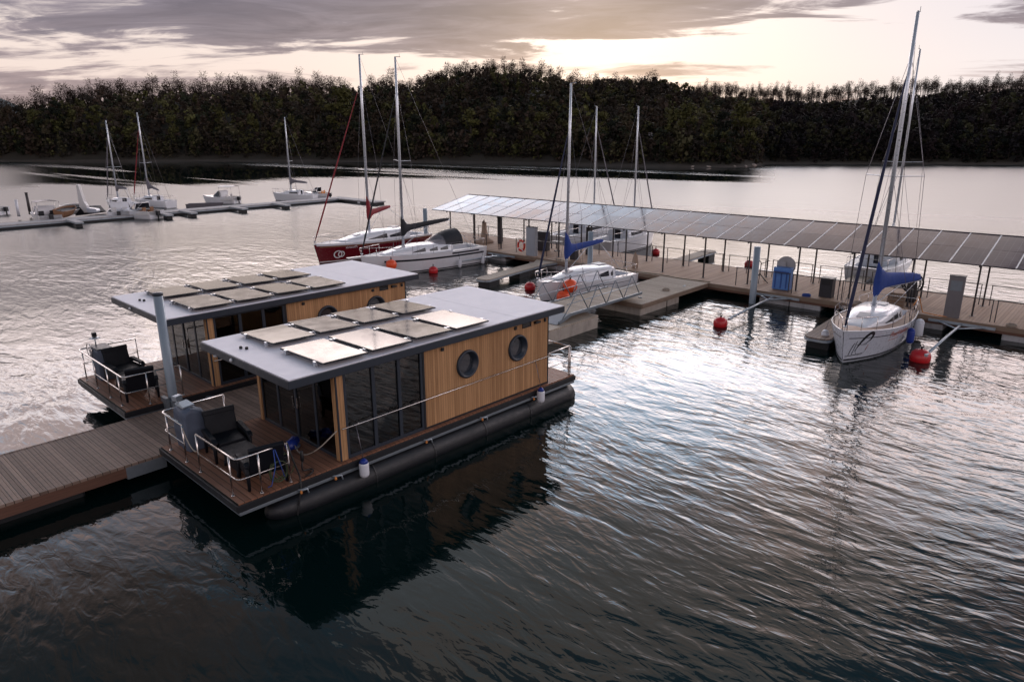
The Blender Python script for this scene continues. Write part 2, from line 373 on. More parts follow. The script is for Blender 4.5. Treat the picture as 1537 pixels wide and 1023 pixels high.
# ------------------------------------------------------------------ mesh helpers
class MB:
    """collects shapes; build() links them as ONE mesh object"""
    def __init__(s): s.v = []; s.f = []; s.sm = []
    def add(s, vs, fs, smooth=False):
        o = len(s.v); s.v += [tuple(p) for p in vs]; s.f += [tuple(i+o for i in f) for f in fs]; s.sm += [smooth]*len(fs)
        return s
    def box(s, x0, x1, y0, y1, z0, z1, mat=None):
        vs = [(x, y, z) for z in (z0, z1) for y in (y0, y1) for x in (x0, x1)]
        if mat is not None: vs = [mat @ Vector(p) for p in vs]
        return s.add(vs, [(0,2,3,1), (4,5,7,6), (0,1,5,4), (2,6,7,3), (0,4,6,2), (1,3,7,5)])
    def cbox(s, c, size, rz=0, rx=0, ry=0):
        m = Matrix.Translation(c) @ Matrix.Rotation(rz, 4, 'Z') @ Matrix.Rotation(ry, 4, 'Y') @ Matrix.Rotation(rx, 4, 'X')
        a, b, d = (q/2 for q in size)
        return s.box(-a, a, -b, b, -d, d, m)
    def bar(s, p0, p1, w, h):
        p0, p1 = Vector(p0), Vector(p1); d = p1-p0; L = d.length
        q = d.to_track_quat('X', 'Z').to_matrix().to_4x4()
        return s.box(0, L, -w/2, w/2, -h/2, h/2, Matrix.Translation(p0) @ q)
    def ring(s, c, d, r, n, up=None, flat=1.0):
        d = Vector(d).normalized()
        a = d.cross(Vector((0, 0, 1)) if abs(d.z) < .95 else Vector((1, 0, 0))).normalized(); b = d.cross(a)
        return [Vector(c) + a*math.cos(2*PI*i/n)*r + b*math.sin(2*PI*i/n)*r*flat for i in range(n)]
    def tube(s, pts, r, n=8, cap=True, closed=False):
        pts = [Vector(p) for p in pts]; k = len(pts)
        rs = r if hasattr(r, '__len__') else [r]*k
        vs = []; prev = None
        for i, p in enumerate(pts):
            if closed: d = (pts[(i+1) % k]-p).normalized() + (p-pts[i-1]).normalized()
            else:
                d = Vector((0, 0, 0))
                if i < k-1: d += (pts[i+1]-p).normalized()
                if i > 0: d += (p-pts[i-1]).normalized()
            d.normalize()
            if prev is None:
                a = d.cross(Vector((0, 0, 1)) if abs(d.z) < .95 else Vector((1, 0, 0))).normalized()
            else:
                a = (prev - d*prev.dot(d)).normalized()
            prev = a; b = d.cross(a)
            vs += [p + a*math.cos(2*PI*j/n)*rs[i] + b*math.sin(2*PI*j/n)*rs[i] for j in range(n)]
        fs = []
        for i in range(k if closed else k-1):
            i2 = (i+1) % k
            fs += [(i*n+j, i*n+(j+1) % n, i2*n+(j+1) % n, i2*n+j) for j in range(n)]
        if cap and not closed: fs += [tuple(range(n))[::-1], tuple((k-1)*n+j for j in range(n))]
        return s.add(vs, fs, True)
    def lathe(s, prof, c=(0, 0, 0), n=20, axis='z', flat=1.0):
        vs = []; k = len(prof)
        for r, h in prof:
            for j in range(n):
                a = 2*PI*j/n; p = (r*math.cos(a), r*math.sin(a)*flat, h)
                if axis == 'y': p = (p[0], p[2], p[1])
                if axis == 'x': p = (p[2], p[0], p[1])
                vs.append((p[0]+c[0], p[1]+c[1], p[2]+c[2]))
        fs = [(i*n+j, i*n+(j+1) % n, (i+1)*n+(j+1) % n, (i+1)*n+j) for i in range(k-1) for j in range(n)]
        fs += [tuple(range(n))[::-1], tuple((k-1)*n+j for j in range(n))]
        return s.add(vs, fs, True)
    def loft(s, rings, cap=(True, True), closed=True, smooth=True):
        n = len(rings[0]); vs = [p for r in rings for p in r]
        fs = [(i*n+j, i*n+(j+1) % n, (i+1)*n+(j+1) % n, (i+1)*n+j) for i in range(len(rings)-1) for j in range(n if closed else n-1)]
        s.add(vs, fs, smooth)
        o = len(s.v)-len(vs)
        if cap[0]: s.f.append(tuple(o+j for j in range(n))[::-1]); s.sm.append(False)
        if cap[1]: s.f.append(tuple(o+(len(rings)-1)*n+j for j in range(n))); s.sm.append(False)
        return s
    def prism(s, poly, a, b, axis='z'):
        """polygon (2D) extruded from a to b along axis; poly in the other two axes"""
        def P(u, v, w): return {'z': (u, v, w), 'y': (u, w, v), 'x': (w, u, v)}[axis]
        n = len(poly); vs = [P(u, v, a) for u, v in poly]+[P(u, v, b) for u, v in poly]
        fs = [tuple(range(n))[::-1], tuple(range(n, 2*n))]+[(i, (i+1) % n, n+(i+1) % n, n+i) for i in range(n)]
        return s.add(vs, fs)
    def build(s, name, mat, parent=None, bevel=0, label=None, fix=True):
        me = bpy.data.meshes.new(name); me.from_pydata([tuple(p) for p in s.v], [], s.f); me.validate()
        me.polygons.foreach_set('use_smooth', s.sm[:len(me.polygons)] if len(s.sm) == len(me.polygons) else [False]*len(me.polygons))
        if fix and len(me.polygons) < 20000:
            bm = bmesh.new(); bm.from_mesh(me); bmesh.ops.recalc_face_normals(bm, faces=bm.faces); bm.to_mesh(me); bm.free()
        me.materials.append(M[mat] if isinstance(mat, str) else mat)
        o = bpy.data.objects.new(name, me); C.objects.link(o)
        if parent is not None: o.parent = parent
        if bevel:
            b = o.modifiers.new('bevel', 'BEVEL'); b.width = bevel; b.segments = 2; b.limit_method = 'ANGLE'; b.angle_limit = R_(40)
        if label: o['label'] = label
        return o

def tag(o, label, cat, group=None):
    o['label'] = label; o['category'] = cat
    if group: o['group'] = group
    return o
def thing(name, label, cat, loc=(0, 0, 0), rz=0, group=None):
    o = bpy.data.objects.new(name, None); C.objects.link(o); o.empty_display_size = .2
    o.location = loc; o.rotation_euler = (0, 0, rz)
    return tag(o, label, cat, group)
def struct(o, kind='structure'): o['kind'] = kind; return o
def children(o, cache={}):
    return [c for c in C.objects if c.parent == o]
def dup(root, loc=None, rz=None, label=None, group=None, scale=None, keep=lambda c: True):
    kids = {}
    for c in C.objects:
        if c.parent is not None: kids.setdefault(c.parent.name, []).append(c)
    def cp(o, parent):
        c = o.copy(); C.objects.link(c)
        if parent is not None: c.parent = parent
        for k in kids.get(o.name, []):
            if keep(k): cp(k, c)
        return c
    r = cp(root, None)
    if loc is not None: r.location = loc
    if rz is not None: r.rotation_euler = (0, 0, rz)
    if scale: r.scale = (scale,)*3 if not hasattr(scale, '__len__') else scale
    if label: r['label'] = label
    if group: r['group'] = group
    return r
def sag(p0, p1, drop, n=12):
    p0, p1 = Vector(p0), Vector(p1)
    return [p0.lerp(p1, i/n) - Vector((0, 0, drop*4*(i/n)*(1-i/n))) for i in range(n+1)]
def arc_pts(pts, r=.12, n=4):
    """round the inner corners of a polyline"""
    pts = [Vector(p) for p in pts]; out = [pts[0]]
    for a, b, c in zip(pts, pts[1:], pts[2:]):
        d1 = (a-b).normalized(); d2 = (c-b).normalized()
        p, q = b+d1*r, b+d2*r
        for i in range(n+1):
            u = i/n; out.append(p*(1-u)**2 + b*2*u*(1-u) + q*u*u)
    return out+[pts[-1]]

# ------------------------------------------------------------------ water
def water_mat():
    m = bpy.data.materials.new('lake_water'); m.use_nodes = True
    t = NT(m.node_tree); b = t.n['Principled BSDF']
    b.inputs['Base Color'].default_value = (.0014, .0075, .0075, 1)
    b.inputs['IOR'].default_value = 1.345
    b.inputs['Specular IOR Level'].default_value = .5
    oc = t.node('ShaderNodeTexCoord').outputs['Object']
    # direction of the wind ripples changes slowly over the lake
    w = t.noise(oc, .035, 3, .5, out='Color')
    sc = t.node('ShaderNodeVectorMath', operation='SCALE'); t.put(sc, 0, t.vm('SUBTRACT', w, (.5, .5, .5))); sc.inputs['Scale'].default_value = 9.0
    pos = t.vm('ADD', oc, sc.outputs[0])
    n1 = t.noise(t.mapping(pos, (.66, 1.75, 1), rot=(0, 0, R_(-62))), 1.0, 1.5, .4, .6)
    n2 = t.noise(t.mapping(pos, (1.7, 4.2, 1), rot=(0, 0, R_(-38))), 1.0, 2, .45, .7)
    n3 = t.noise(t.mapping(pos, (5.0, 8.0, 1), rot=(0, 0, R_(-75))), 1.0, 2, .5, .3)
    n0 = t.noise(t.mapping(pos, (.13, .34, 1), rot=(0, 0, R_(-50))), 1.0, 2, .5, .4)
    rs = t.m('POWER', t.m('SUBTRACT', 1.0, t.m('ABSOLUTE', t.m('SUBTRACT', t.m('MULTIPLY', n2, 2.0), 1.0))), 1.6)
    h = t.m('ADD', t.m('MULTIPLY', n1, .048), t.m('MULTIPLY', n2, .021))
    h = t.m('ADD', h, t.m('MULTIPLY', n3, .0032))
    h = t.m('ADD', h, t.m('MULTIPLY', n0, .055))
    # calm lanes far out and in the lee of the boats
    d = t.node('ShaderNodeVectorMath', operation='LENGTH'); t.put(d, 0, oc)
    calmn = t.noise(t.mapping(oc, (.006, .03, 1), rot=(0, 0, R_(-42))), 1.0, 4, .6)
    ro = t.node('ShaderNodeVectorRotate', rotation_type='Z_AXIS'); t.put(ro, 'Vector', oc); ro.inputs['Angle'].default_value = -HEAD
    rx_, ry_, _ = t.sep(ro.outputs[0]); bear = t.m('ARCTAN2', rx_, ry_)
    # the hill shelters the water in front of it; the bay on the right stays ruffled
    edge_ = t.m('ADD', 138.0, t.m('MULTIPLY', t.m('SUBTRACT', calmn, .5), 110.0))
    far = t.m('MULTIPLY', t.maprange(t.m('SUBTRACT', d.outputs['Value'], edge_), 0.0, 22.0, 0.0, 1.0, True), t.maprange(bear, R_(16), R_(21), 1.0, 0.0, True))
    far = t.m('MULTIPLY', far, t.maprange(bear, R_(-36), R_(-31), .2, 1.0, True))
    lane = t.maprange(t.noise(t.mapping(oc, (.004, .05, 1), rot=(0, 0, R_(-42.3))), 1.0, 3, .6), .56, .62, 0.0, 1.0, True)
    calm = t.m('MULTIPLY', far, t.m('SUBTRACT', 1.0, t.m('MULTIPLY', lane, .8)))
    rough = t.maprange(d.outputs['Value'], 22, 95, .02, .27)
    t.put(b, 'Roughness', t.m('ADD', t.m('MULTIPLY', rough, t.m('SUBTRACT', 1.0, calm)), .02))
    lee = t.m('MULTIPLY', t.maprange(t.noise(oc, .05, 2, .5), .40, .62, .0, .62, True), t.m('SUBTRACT', 1.0, far))
    k = t.m('MULTIPLY', t.m('SUBTRACT', 1.0, t.m('MULTIPLY', calm, .96)), t.m('SUBTRACT', 1.0, lee))
    bn = t.node('ShaderNodeBump'); k = t.m('MULTIPLY', k, t.m('MULTIPLY', t.maprange(d.outputs['Value'], 9, 34, .80, 1.15), t.maprange(d.outputs['Value'], 30, 110, 1.0, .40)))
    t.put(bn, 'Strength', k); bn.inputs['Distance'].default_value = 1.0
    t.put(bn, 'Height', h); t.l.new(bn.outputs[0], b.inputs['Normal'])
    return m
wm = MB(); 
q = 4000
wm.add([(-q, -q, 0), (q, -q, 0), (q, q, 0), (-q, q, 0)], [(0, 1, 2, 3)])
struct(wm.build('lake_water', water_mat()))

# ------------------------------------------------------------------ hills
def tab(xs, ys):
    return lambda v: float(np.interp(v, xs, ys))
def px_az(x): return math.atan((x-768.5)/(F_PX/math.cos(PITCH)*1.03))
def wdir(az): a = PI/2+HEAD-az; return math.cos(a), math.sin(a)
def ground_az_r(x, y):
    v = pix_ray(x, y); tt = -CAM_H/v.z; p = Vector((v.x*tt, v.y*tt)); 
    return PI/2+HEAD-math.atan2(p.y, p.x), p.length
def ridge_az_z(x, y, r):
    v = pix_ray(x, y); hl = math.hypot(v.x, v.y); a = math.atan2(v.y, v.x)
    return PI/2+HEAD-a, CAM_H + v.z/hl*r
shA = sorted([ground_az_r(*p) for p in [(-60, 243.5), (5, 243), (250, 242.5), (500, 243), (700, 244.5), (800, 246), (900, 249), (1000, 251), (1060, 252), (1120, 251), (1140, 249)]])
RIDGE_A = 330.0
topA = [(-80, 172), (0, 150), (40, 148), (100, 133), (200, 125), (300, 122), (400, 115), (450, 112), (500, 118), (560, 112), (620, 115), (640, 103), (700, 93), (740, 91), (800, 96), (850, 107), (880, 112), (915, 108), (960, 104), (1000, 111), (1040, 122)]
rdA = sorted([ridge_az_z(x_, y_+36, RIDGE_A) for x_, y_ in topA])
shB = sorted([ground_az_r(*p) for p in [(960, 249), (1150, 247), (1300, 247), (1500, 247.5), (1620, 248)]])
RIDGE_B = 430.0
topB = [(940, 150), (1000, 148), (1060, 148), (1150, 153), (1200, 157), (1250, 157), (1300, 153), (1350, 149), (1400, 146), (1450, 141), (1537, 138), (1650, 134)]
rdB = sorted([ridge_az_z(x_, y_, RIDGE_B) for x_, y_ in topB])
fsA, fsB = tab(*zip(*shA)), tab(*zip(*shB))
frA, frB = tab(*zip(*rdA)), tab(*zip(*rdB))
def sm(a, b, v):
    u = min(1, max(0, (v-a)/(b-a))); return u*u*(3-2*u)
def lump(x_, y_):
    return (math.sin(x_*.031+1.3)*math.cos(y_*.027+.4) + .6*math.sin(x_*.071-y_*.053) + .35*math.sin(x_*.13+y_*.17))
def hillA(az, r):
    rs, h = fsA(az), frA(az)
    fade = 1-sm(R_(11), R_(18.8), az)
    tip = 1-sm(R_(18.5), R_(20.2), az)
    h = 6 + (h-6)*fade
    R2 = rs + (RIDGE_A-rs)*(.35+.65*fade)
    u = (r-rs)/(R2-rs)
    if u < 0: z_ = u*6
    else: z_ = min(.8, (r-rs)*.35) + (h-.8)*(1-(1-min(u, 1))**1.55) if u <= 1 else h - (r-R2)*.10
    return z_*tip - 3*(1-tip)
def hillB(az, r):
    rs, h = fsB(az), frB(az)
    st = sm(R_(6), R_(12), az)
    u = (r-rs)/(RIDGE_B-rs)
    if u < 0: z_ = u*6
    else: z_ = min(1.2, (r-rs)*.28) + (h-1.2)*(1-(1-min(u, 1))**1.35) if u <= 1 else h - (r-RIDGE_B)*.12
    return z_*st - 3*(1-st)
def terrain(az, r):
    x_, y_ = wdir(az); x_, y_ = x_*r, y_*r
    z_ = max(hillA(az, r), hillB(az, r))
    if z_ > 1.5: z_ += lump(x_, y_)*min(1.6, (z_-1.5)*.12)
    return max(z_, -3.0)
def hill_mat():
    m = bpy.data.materials.new('forest_floor'); m.use_nodes = True
    t = NT(m.node_tree); b = t.n['Principled BSDF']
    g = t.node('ShaderNodeNewGeometry').outputs['Position']
    z_ = t.sep(g)[2]
    n = t.noise(g, .12, 5, .6)
    soil = t.mix(n, (.018, .014, .010), (.032, .027, .018))
    bank = t.mix(t.noise(g, .5, 4, .6), (.03, .025, .020), (.07, .056, .046))
    f = t.maprange(t.m('ADD', z_, t.m('MULTIPLY', t.m('SUBTRACT', n, .5), .9)), .45, .8)
    t.put(b, 'Base Color', t.mix(f, bank, soil)); b.inputs['Roughness'].default_value = .95
    return m
azs = np.radians(np.concatenate([np.arange(-58, 60.1, .35)]))
rr = np.concatenate([np.arange(170, 330, 4.0), np.arange(330, 520, 8.0)])
V_, F_ = [], []
for a_ in azs:
    cx, cy = wdir(a_)
    for r in rr: V_.append((cx*r, cy*r, terrain(a_, r)))
nr = len(rr)
for i in range(len(azs)-1):
    for j in range(nr-1):
        q = (i*nr+j, (i+1)*nr+j, (i+1)*nr+j+1, i*nr+j+1)
        if max(V_[k][2] for k in q) > -2.9: F_.append(q)
hm = MB(); hm.add(V_, F_, True)
M['forest_floor'] = hill_mat()
struct(hm.build('hills', 'forest_floor'))
# a far ridge up the valley on the left
fr = MB(); vs, fs = [], []
prof = [(-46, 70), (-42, 95), (-38.5, 118), (-36.6, 112), (-35.2, 96), (-33.8, 72), (-32, 45), (-29, 20)]
for i, (a_, h_) in enumerate(prof):
    cx, cy = wdir(R_(a_))
    vs += [(cx*1250, cy*1250, -2), (cx*1500, cy*1500, h_*.78), (cx*1700, cy*1700, -2)]
    if i: fs += [((i-1)*3, i*3, i*3+1, (i-1)*3+1), ((i-1)*3+1, i*3+1, i*3+2, (i-1)*3+2)]
fr.add(vs, fs, True)
pmat('far_woodland', (.045, .075, .085), .95, var=.35, vscale=.02)  # bluish haze of distance put into the colour
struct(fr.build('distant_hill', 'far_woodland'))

# ------------------------------------------------------------------ trees
def leaf_mat(name, tint=None):
    m = bpy.data.materials.new(name); m.use_nodes = True
    t = NT(m.node_tree); b = t.n['Principled BSDF']
    if tint is None:
        a = t.node('ShaderNodeVertexColor'); a.layer_name = 'tone'; col = a.outputs[0]
    else:
        oi = t.node('ShaderNodeObjectInfo').outputs['Random']
        col = t.mix(oi, tint[0], tint[1])
        oc = t.node('ShaderNodeTexCoord').outputs['Object']
        col = t.mix(t.maprange(t.noise(oc, .5, 3, .6), .3, .7), col, tuple(c*.6 for c in tint[0]))
    t.put(b, 'Base Color', col); b.inputs['Roughness'].default_value = .9; b.inputs['Specular IOR Level'].default_value = .1
    M[name] = m
    return m
leaf_mat('woodland_tones')
leaf_mat('crown_olive', ((.075, .073, .026), (.125, .120, .044)))
leaf_mat('crown_brown', ((.045, .032, .022), (.085, .062, .040)))
leaf_mat('crown_dark', ((.016, .020, .014), (.028, .032, .020)))
leaf_mat('crown_blossom', ((.26, .24, .25), (.40, .38, .38)))
leaf_mat('twigs', ((.040, .026, .020), (.070, .045, .034)))
pmat('bark', (.045, .036, .030), .9, var=.4, vscale=2)

def crown_quads(rg, n, size, h0, h1, wid, clusters=9):
    """n leaf-clump quads spread through an uneven crown; returns (n,4,3)"""
    cc = []
    for i in range(clusters):
        u = rg.random(); a = rg.random()*2*PI; rad = wid*(.25+.55*rg.random())*math.sin(PI*(.28+.66*u))**.7
        cc.append((rad*math.cos(a), rad*math.sin(a), h0+(h1-h0)*u, wid*(.30+.25*rg.random())))
    out = np.empty((n, 4, 3))
    for i in range(n):
        c = cc[rg.integers(clusters)]
        v = rg.normal(size=3); v /= np.linalg.norm(v)
        p = np.array(c[:3]) + v*c[3]*rg.random()**.4*np.array([1, 1, .8])
        nrm = v + rg.normal(size=3)*.5; nrm /= np.linalg.norm(nrm)
        a = np.cross(nrm, [.3, .2, 1]); a /= np.linalg.norm(a)+1e-9; b = np.cross(nrm, a)
        s_ = size*(.6+.8*rg.random())
        th = rg.random()*PI; a, b = a*math.cos(th)+b*math.sin(th), b*math.cos(th)-a*math.sin(th)
        out[i] = [p-a*s_-b*s_*.6, p+a*s_*.8-b*s_*.7, p+a*s_+b*s_*.6, p-a*s_*.7+b*s_*.8]
    return out
rg = np.random.default_rng(5)
def quads_obj(name, arr, mat, tones=None, parent=None):
    n = len(arr); me = bpy.data.meshes.new(name)
    me.vertices.add(n*4); me.vertices.foreach_set('co', arr.reshape(-1).astype(np.float32))
    me.loops.add(n*4); me.loops.foreach_set('vertex_index', np.arange(n*4, dtype=np.int32))
    me.polygons.add(n); me.polygons.foreach_set('loop_start', np.arange(n, dtype=np.int32)*4)
    me.update(calc_edges=True)
    if tones is not None:
        ca_ = me.color_attributes.new('tone', 'FLOAT_COLOR', 'POINT')
        ca_.data.foreach_set('color', np.repeat(tones, 4, axis=0).astype(np.float32).reshape(-1))
    me.materials.append(M[mat])
    o = bpy.data.objects.new(name, me); C.objects.link(o)
    if parent is not None: o.parent = parent
    return o
protos = [crown_quads(rg, 100, .56, .5, 11.0, 3.6, 12) for _ in range(6)]
trunkq = []
for a_ in (0, PI/2):
    dx, dy = math.cos(a_)*.16, math.sin(a_)*.16
    trunkq.append([(-dx, -dy, -1), (dx, dy, -1), (dx*.5, dy*.5, 8), (-dx*.5, -dy*.5, 8)])
trunkq = np.array(trunkq)
DIM = 1.1
palette = [(.050, .042, .026), (.036, .028, .022), (.060, .058, .024), (.080, .080, .030), (.030, .026, .022), (.022, .026, .016), (.048, .034, .026), (.070, .064, .034)]
pw = np.array([4, 5, 4, 1.6, 5, 3, 4, 1.5]); pw = pw/pw.sum()
arrs, tones = [], []
cnt = 0
while cnt < 8800:
    a_ = R_(rg.uniform(-50, 52)); r = math.sqrt(rg.uniform(175**2, 462**2))
    shrub = cnt % 6 == 0
    if shrub: r = (fsA(a_) if a_ < R_(19.6) else fsB(a_)) + rg.uniform(1.5, 9)
    z_ = terrain(a_, r)
    if z_ < (.35 if shrub else .75): continue
    if a_ < R_(17) and r > RIDGE_A+14 and frA(a_) > frB(a_)-4: continue
    front = (r-min(fsA(a_), 1e9) < 25)
    cx, cy = wdir(a_)
    pr = protos[rg.integers(6)]
    s_ = rg.uniform(.50, .82)*(.6 if shrub else 1)
    on_b = a_ > R_(15.5)
    zr_, rr_ = (frB(a_), RIDGE_B) if on_b else (frA(a_), RIDGE_A)
    room = ((zr_-CAM_H)/rr_*r + CAM_H + (rg.uniform(-.5, 2.2) if on_b else rg.uniform(1.5, 7.6)) - z_)/11.2     # keep the skyline for the ridge trees
    if not (R_(11) < a_ < R_(20) and r < 300): s_ = min(s_, room)
    if s_ < .28: continue
    th = rg.random()*2*PI; c_, sn = math.cos(th), math.sin(th)
    rm = np.array([[c_, -sn, 0], [sn, c_, 0], [0, 0, 1]])
    k = 100
    q = np.concatenate([pr[:k], trunkq])
    q = (q.reshape(-1, 3) @ rm.T * np.array([s_*rg.uniform(.85, 1.15), s_*rg.uniform(.85, 1.15), s_*rg.uniform(.9, 1.1)]) + [cx*r, cy*r, z_-.3]).reshape(-1, 4, 3)
    arrs.append(q)
    bt = np.array(palette[rg.choice(8, p=pw)])*DIM
    if a_ > R_(19.5): bt = bt*np.array([.42, .42, .58])  # distance painted in: right hill's trees tinted darker and bluer
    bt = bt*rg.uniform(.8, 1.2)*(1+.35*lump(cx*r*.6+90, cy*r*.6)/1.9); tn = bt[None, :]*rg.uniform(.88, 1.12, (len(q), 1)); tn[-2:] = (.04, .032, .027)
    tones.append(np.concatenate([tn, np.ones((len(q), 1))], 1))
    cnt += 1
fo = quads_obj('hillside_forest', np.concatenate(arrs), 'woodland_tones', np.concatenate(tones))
struct(fo, 'stuff'); fo['label'] = 'dark budding woodland covering the hills across the lake'

def bare_tree(seed, H=11.0):
    """tall woodland tree before leaf: long stem, rounded see-through crown of fine twigs"""
    g = np.random.default_rng(seed)
    root = thing('bare_tree', 'bare tree', 'tree')
    tm = MB(); lean = Vector((g.uniform(-.4, .4), g.uniform(-.4, .4), 0))
    tm.tube([(0, 0, -1), Vector((0, 0, H*.45))+lean*.5, Vector((0, 0, H*.9))+lean], [.19, .13, .03], 5)
    c0 = Vector((0, 0, H*g.uniform(.60, .67)))+lean*.8; rw, rh = g.uniform(1.5, 2.2), H*g.uniform(.36, .44)
    for _ in range(2): a = g.random()*6.28; q0 = Vector((math.cos(a)*1.3, math.sin(a)*1.3, 0)); tm.tube([q0-Vector((0, 0, 1)), q0*1.1+Vector((0, 0, H*g.uniform(.6, .85)))], [.12, .04], 4)
    qs = []; blobs = [c0+Vector((g.normal()*rw*.45, g.normal()*rw*.45, g.normal()*rh*.45)) for _ in range(6)]
    for bc in blobs:
        st = Vector((0, 0, H*g.uniform(.34, .6)))+lean*.5; tm.tube([st, st.lerp(bc, .6)+Vector((0, 0, -.2)), bc], [.075, .05, .02], 4)
    for k in range(560):
        bc = blobs[g.integers(6)]; v = Vector(g.normal(size=3)).normalized(); p = bc+Vector((v.x*rw*.62, v.y*rw*.62, v.z*rh*.52))*g.random()**.45
        d = (v*.6+Vector((g.normal()*.5, g.normal()*.5, .5+g.normal()*.4))).normalized()
        w_ = Vector(g.normal(size=3)).cross(d).normalized()*g.uniform(.045, .085); l_ = g.uniform(.35, .9)
        qs.append([p-w_, p+w_, p+d*l_+w_*.3, p+d*l_-w_*.3])
    tm.build('trunk', 'bark', root)
    quads_obj('crown', np.array([[tuple(v) for v in q] for q in qs]), 'twigs', parent=root)
    return root
bp_ = [bare_tree(40+i) for i in range(6)]
used = set()
def put_tree(pr, i, loc, rz, sc, label, group):
    if i not in used:
        used.add(i); o = pr[i]; o.location = loc; o.rotation_euler = (0, 0, rz); o.scale = sc; o['label'] = label; o['group'] = group
        return o
    return dup(pr[i], loc, rz, label, group, sc)
for k in range(160):
    a_ = R_(14.0 + 22.0*(k+rnd.uniform(-.9, .9))/160); r = RIDGE_B + (k % 4)*5 - 6
    cx, cy = wdir(a_)
    put_tree(bp_, k % 6, (cx*r, cy*r, terrain(a_, r)-.3), rnd.uniform(0, 6.28), (rnd.uniform(.75, 1.2),)*2+(rnd.uniform(.62, 1.02),),
             'slender bare tree on the right ridge, sky showing between the trunks', 'bare trees along the right ridge')
bp2 = [bare_tree(60+i, 10.0) for i in range(4)]
used = set()
def ridge_range(lo, hi, n, grp, lab, pr, md):
    for k in range(n):
        a_ = R_(lo + (hi-lo)*(k+rnd.uniform(-.3, .3))/n); r = RIDGE_A + rnd.uniform(-4, 6)
        cx, cy = wdir(a_)
        put_tree(pr, k % md, (cx*r, cy*r, terrain(a_, r)-.3), rnd.uniform(0, 6.28), (rnd.uniform(1.1, 1.7),)*2+(rnd.uniform(.70, 1.02),), lab, grp)
ridge_range(-35.5, -12, 68, 'bare trees along the left ridge', 'bare tree on the low left ridge against the pale sky', bp2, 4)
bp3 = [bare_tree(80+i, 10.5) for i in range(4)]; used = set()
ridge_range(-11, 14.2, 70, 'bare trees along the central hilltop', 'russet bare tree on top of the central hill below the clouds', bp3, 4)
# trees along the far shore that stand out on their own
def shore_tree(seed, mat, H=11.0, wid=3.4, n=620, size=.28):
    g = np.random.default_rng(seed)
    root = thing('shore_tree', 'tree', 'tree')
    tm = MB(); tm.tube([(0, 0, -1), (.1, 0, H*.5), (0, .1, H*.85)], [.26, .16, .04], 6)
    for k in range(6):
        a = k*1.1; tm.tube([(0, 0, H*.3+k*.5), (math.cos(a)*1.7, math.sin(a)*1.7, H*.5+k*.6)], [.09, .03], 4)
    tm.build('trunk', 'bark', root)
    quads_obj('crown', crown_quads(g, n, size, .7, H, wid, 18), mat, parent=root)
    return root
spec = [('crown_olive', 'olive green tree in young leaf at the edge of the lake', 'olive trees along the far shore'),
        ('crown_brown', 'brown budding tree at the edge of the lake', 'brown trees along the far shore'),
        ('crown_dark', 'dark evergreen tree at the edge of the lake', 'dark trees along the far shore')]
sp = [[shore_tree(100+i*10+j, spec[i][0]) for j in range(2)] for i in range(3)]
usedp = [set(), set(), set()]
k = 0
for az_ in np.arange(-35.5, 19.6, 1.15):
    i = [0, 1, 0, 2, 1, 0, 1][k % 7]; a_ = R_(az_+rnd.uniform(-.4, .4)); r = fsA(a_)+rnd.uniform(6, 16)
    cx, cy = wdir(a_); used = usedp[i]
    sc = rnd.uniform(.62, 1.05)
    put_tree(sp[i], k % 2, (cx*r, cy*r, max(.4, terrain(a_, r))-.2), rnd.uniform(0, 6.28), (sc*1.05, sc*1.05, sc), spec[i][1], spec[i][2])
    k += 1
# a tall pale-leaved one behind the red yacht's mast, and the blossoming shrubs
def at_ground(x, y, extra=0):
    a_, r = ground_az_r(x, y); r = fsA(a_)+extra; cx, cy = wdir(a_); return (cx*r, cy*r, max(.3, terrain(a_, r))-.2)
for (x_, ex, s_, lab) in [(517, 14, 1.55, 'tall broad pale green tree beside the masts of the two large yachts'), (1030, 12, 1.15, 'rounded olive tree on the point behind the canopy masts'), (1110, 10, 1.2, 'bushy tree near the tip of the wooded point')]:
    o = dup(sp[0][0], at_ground(x_, 243, ex), 1.0+x_, lab, None, (s_*1.15, s_*1.15, s_))
    if 'group' in o: del o['group']
bl = shore_tree(200, 'crown_blossom', 6.0, 1.9, 160, .22); bl.location = at_ground(974, 250, 9); bl.name = 'blossom_tree'
bl['label'] = 'small white blossoming tree on the point right of the canopy masts'
dup(bl, at_ground(762, 246, 8), 2.0, 'white blossoming shrub at the water line below the hilltop', None, .7).name = 'blossom_tree'
dup(bl, at_ground(391, 243, 8), 1.0, 'small pale shrub behind the grey sail of the mid distance yacht', None, .6).name = 'blossom_tree'
# boulders at the tip of the point
for k, x_ in enumerate([1010, 1040, 1062, 1085, 1102, 1118, 1130]):
    g = np.random.default_rng(300+k); b = MB()
    prof = [(.05, -.6), (.9, -.3), (1.1, .25), (.7, .75), (.08, .95)]
    b.lathe(prof, n=9)
    b.v = [tuple(np.array(p)*(1+g.normal()*.12)) for p in b.v]
    o = b.build('boulder', 'rock'); a_, r = ground_az_r(x_, 250); r = fsA(a_)+1.0; cx, cy = wdir(a_)
    s_ = .4+.5*g.random(); o.location = (cx*r, cy*r, .1); o.scale = (s_*1.5, s_, s_*.8); o.rotation_euler = (0, 0, g.random()*6)
    tag(o, 'pale boulder at the foot of the wooded point', 'boulder', 'boulders along the point')

